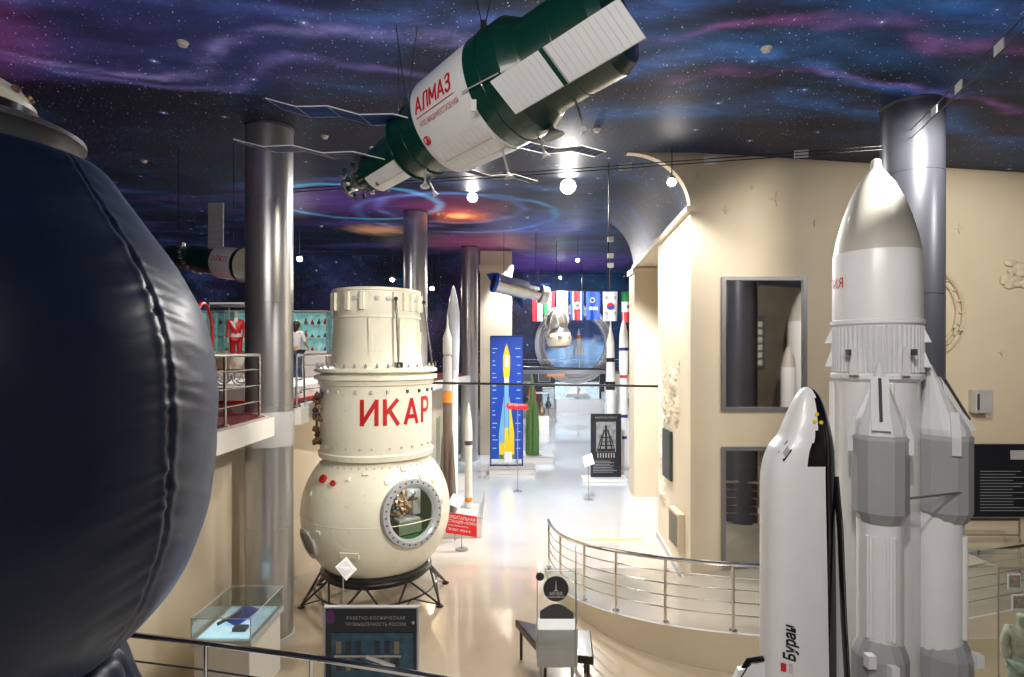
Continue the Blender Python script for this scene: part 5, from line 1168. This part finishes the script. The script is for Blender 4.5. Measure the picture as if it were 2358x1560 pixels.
# ------------------------------------------------------------ objects behind the viewer, reflected in the window
e=thing('display_board',(9.0,-3.35,3.4),'dark wall board with rows of lit portrait cards','display board')
B().bb(8.2,9.9,-3.38,-3.3,3.4,5.5,dgrey).done('board',e)
cardm=pbr('lit_cards',(.5,.47,.4),.5,var=.5,scale=20,emit=.6)
for r_ in range(6):
    for c_ in range(7): B().bb(8.3+c_*.22,8.46+c_*.22,-3.3,-3.28,3.55+r_*.3,3.75+r_*.3,cardm).done('card',e)
def rr(x,y,r,h,label):  # unseen white rockets, added to show as bright shapes in the window
    e=thing('rocket_model',(x,y,0),label,'rocket model'); B().lathe([(r,0,white),(r,h*.75,white),(r*.95,h*.82,nosegrey),(r*.7,h*.9,nosegrey),(r*.33,h*.97,nosegrey),(.001,h,nosegrey)],(x,y,0),n=40).done('body',e); B().lathe([(r+.02,2.0),(r+.02,2.1)],(x,y,0),n=40,mat=grey).done('band',e)
rr(10.5,-1.6,.50,6.3,'tall white rocket fairing added by the dark rear wall for reflections')
rr(9.7,-1.0,.25,4.3,'smaller white rocket model added by the dark rear wall for reflections')
# ------------------------------------------------------------ ceiling details
for px,py in ((421,97),(748,313),(1374,298),(332,370),(740,520),(1010,492),(1214,500),(1765,110)):
    D=6
    for _ in range(12): 
        x=(px-CX)/F*D; D=(zc(x,D)-4)*F/(815-py)
    x=(px-CX)/F*D; z=zc(x,D); b=B(); b.lathe([(.015,-.045),(.04,-.04),(.045,-.015),(.055,-.01),(.055,-.002)],(x,D,z),n=20,mat=whitep); b.done('smoke_detector',label='small round white smoke detector on the painted ceiling',category='smoke detector',group='ceiling detectors')
def lamp(px,py,D,power,warm=False,r=.09,aim=(0,-1,-.7)):
    p=W(px,py,D); zt=zc(p.x,D); col=(1,.97,.92) if not warm else (1,.75,.42)
    e=thing('ceiling_spotlight',(p.x,D,zt),'white ceiling spotlight glowing brightly' if not warm else 'small warm glowing ceiling spotlight','lamp','ceiling spotlights')
    B().rod((p.x,D,zt-.003),(p.x,D,p.z+.12),.010,dgrey).done('stem',e)
    ax_=V(aim).normalized(); b=B(); b.lathe([(r*.6,-.18),(r*.9,-.12),(r*1.12,0.0),(r*1.05,.0),(r*.85,-.08)],p,ax_,24,lgrey,cap=False); b.lathe([(r*.6,-.18),(.001,-.19)],p,ax_,24,lgrey,cap=False); b.done('housing',e)
    b=B(); b.lathe([(r*.88,-.01),(r*.6,.02),(.001,.035)],p,ax_,24,lampwarm if warm else lampglow,cap=False); b.done('bulb',e)
    l=bpy.data.lights.new('lamp_light','SPOT'); l.energy=power; l.color=col; l.shadow_soft_size=.05; l.spot_size=math.radians(150); l.spot_blend=.6
    lo=bpy.data.objects.new('lamp_light',l); coll.objects.link(lo); lo.parent=e; lo.location=p+ax_*.13-WL[e.name]; lo.rotation_euler=V((aim[0]*.4,aim[1]*.4,-1)).to_track_quat('-Z','Y').to_euler()
lamp(1308,430,11.6,950,r=.15)
lamp(1088,455,12.9,340,r=.11)
lamp(1547,420,9.2,240,r=.07,aim=(-.2,-.8,-.8))
lamp(1245,240,6.6,60,r=.05)
lamp(690,597,17,420,r=.08)
lamp(903,645,23,140,True,r=.09); lamp(995,665,23.3,140,True,r=.09)
lamp(1330,600,19,800,r=.06); lamp(1290,640,27,800,r=.06)
def spot(loc,tgt,power,ang,col=(1,.95,.88),size=.12):  # spots without fixtures, mostly added to brighten single exhibits and walls
    l=bpy.data.lights.new('unseen_spot','SPOT'); l.energy=power; l.spot_size=math.radians(ang); l.spot_blend=.4; l.color=col; l.shadow_soft_size=size
    o=bpy.data.objects.new('unseen_spot',l); coll.objects.link(o); o.location=loc; o.rotation_euler=(V(tgt)-V(loc)).to_track_quat('-Z','Y').to_euler()
def area(loc,tgt,power,sx,sy,col=(1,.96,.9)):
    l=bpy.data.lights.new('added_fill','AREA'); l.energy=power; l.shape='RECTANGLE'; l.size=sx; l.size_y=sy; l.color=col  # soft fill added behind the camera, no real panel hangs there
    o=bpy.data.objects.new('added_fill',l); coll.objects.link(o); o.location=loc; o.rotation_euler=(V(tgt)-V(loc)).to_track_quat('-Z','Y').to_euler()
area((-.5,-2,6.7),(0.0,7,3),165,4,1)
spot((3.6,2.2,6.6),(-2.2,9.4,2.4),1900,34,size=.06)
spot((0.2,.3,6.6),(2.4,4,2.6),360,44,size=.08)
spot((-1.8,.5,5.9),(-.2,5,6.3),140,60)  # added to lift the white hull of the hanging station
spot((4.6,5.6,6.5),(5.6,9.5,3.2),460,110,(1,.94,.83),.2)
spot((7.5,4.0,6.4),(7,9.5,2.5),420,100,(1,.94,.83),.2)
spot((1.0,5.5,6.9),(-3.8,7,1.2),420,80,(1,.88,.70),.08)
spot((.6,8.3,7.0),(.6,7.6,0),430,90,(1,.90,.74),.08)
spot((1.0,10.5,7.2),(3.1,11.5,3),150,90,(1,.93,.8))
spot((1.6,13.0,7.1),(1.2,16,0),2300,100,(.93,.96,1))
spot((.5,22,7.6),(1.5,28,0),3000,120,(.93,.96,1))
spot((2.5,23,7.2),(3.0,31,4.5),800,60,(.95,.97,1))  # added fill for the mural wall at the far end
spot((2,36,6),(2,38,0),1800,130,(.95,.97,1))
spot((3.5,27,2.8),(3.5,36,1.2),350,120,(.95,.97,1))
spot((-6,9.5,6.8),(-6,13,3.2),420,110)
spot((-5,13,7.2),(-7.5,18,4),400,80)
spot((8.0,3.5,6.4),(10,-2.5,2.8),1300,80)  # added to light the rear objects for the window reflection
spot((.2,6.0,6.9),(-2.6,3.6,3.2),150,60,(.8,.88,1))  # added to give the satin cover a bluer sheen
l=bpy.data.lights.new('cabin_fill','POINT'); l.energy=11; l.color=(1,.97,.92); l.shadow_soft_size=.05; o=bpy.data.objects.new('cabin_fill',l); coll.objects.link(o); o.location=SC+pd*.75+V((.1,0,.38))  # unseen point lamp added inside the hull to light the cabin
# ------------------------------------------------------------ world + camera
w_=bpy.data.worlds.new('World'); bpy.context.scene.world=w_; w_.use_nodes=True
w_.node_tree.nodes['Background'].inputs[0].default_value=(.75,.78,.9,1); w_.node_tree.nodes['Background'].inputs[1].default_value=.2
cam=bpy.data.cameras.new('Camera'); cam.sensor_width=36; cam.lens=F/2358*36; cam.shift_y=35/2358; cam.clip_start=.05; cam.clip_end=200
co=bpy.data.objects.new('Camera',cam); coll.objects.link(co); co.location=(0,0,4); co.rotation_euler=(math.pi/2,0,0); bpy.context.scene.camera=co
bpy.context.scene.view_settings.view_transform='Standard'
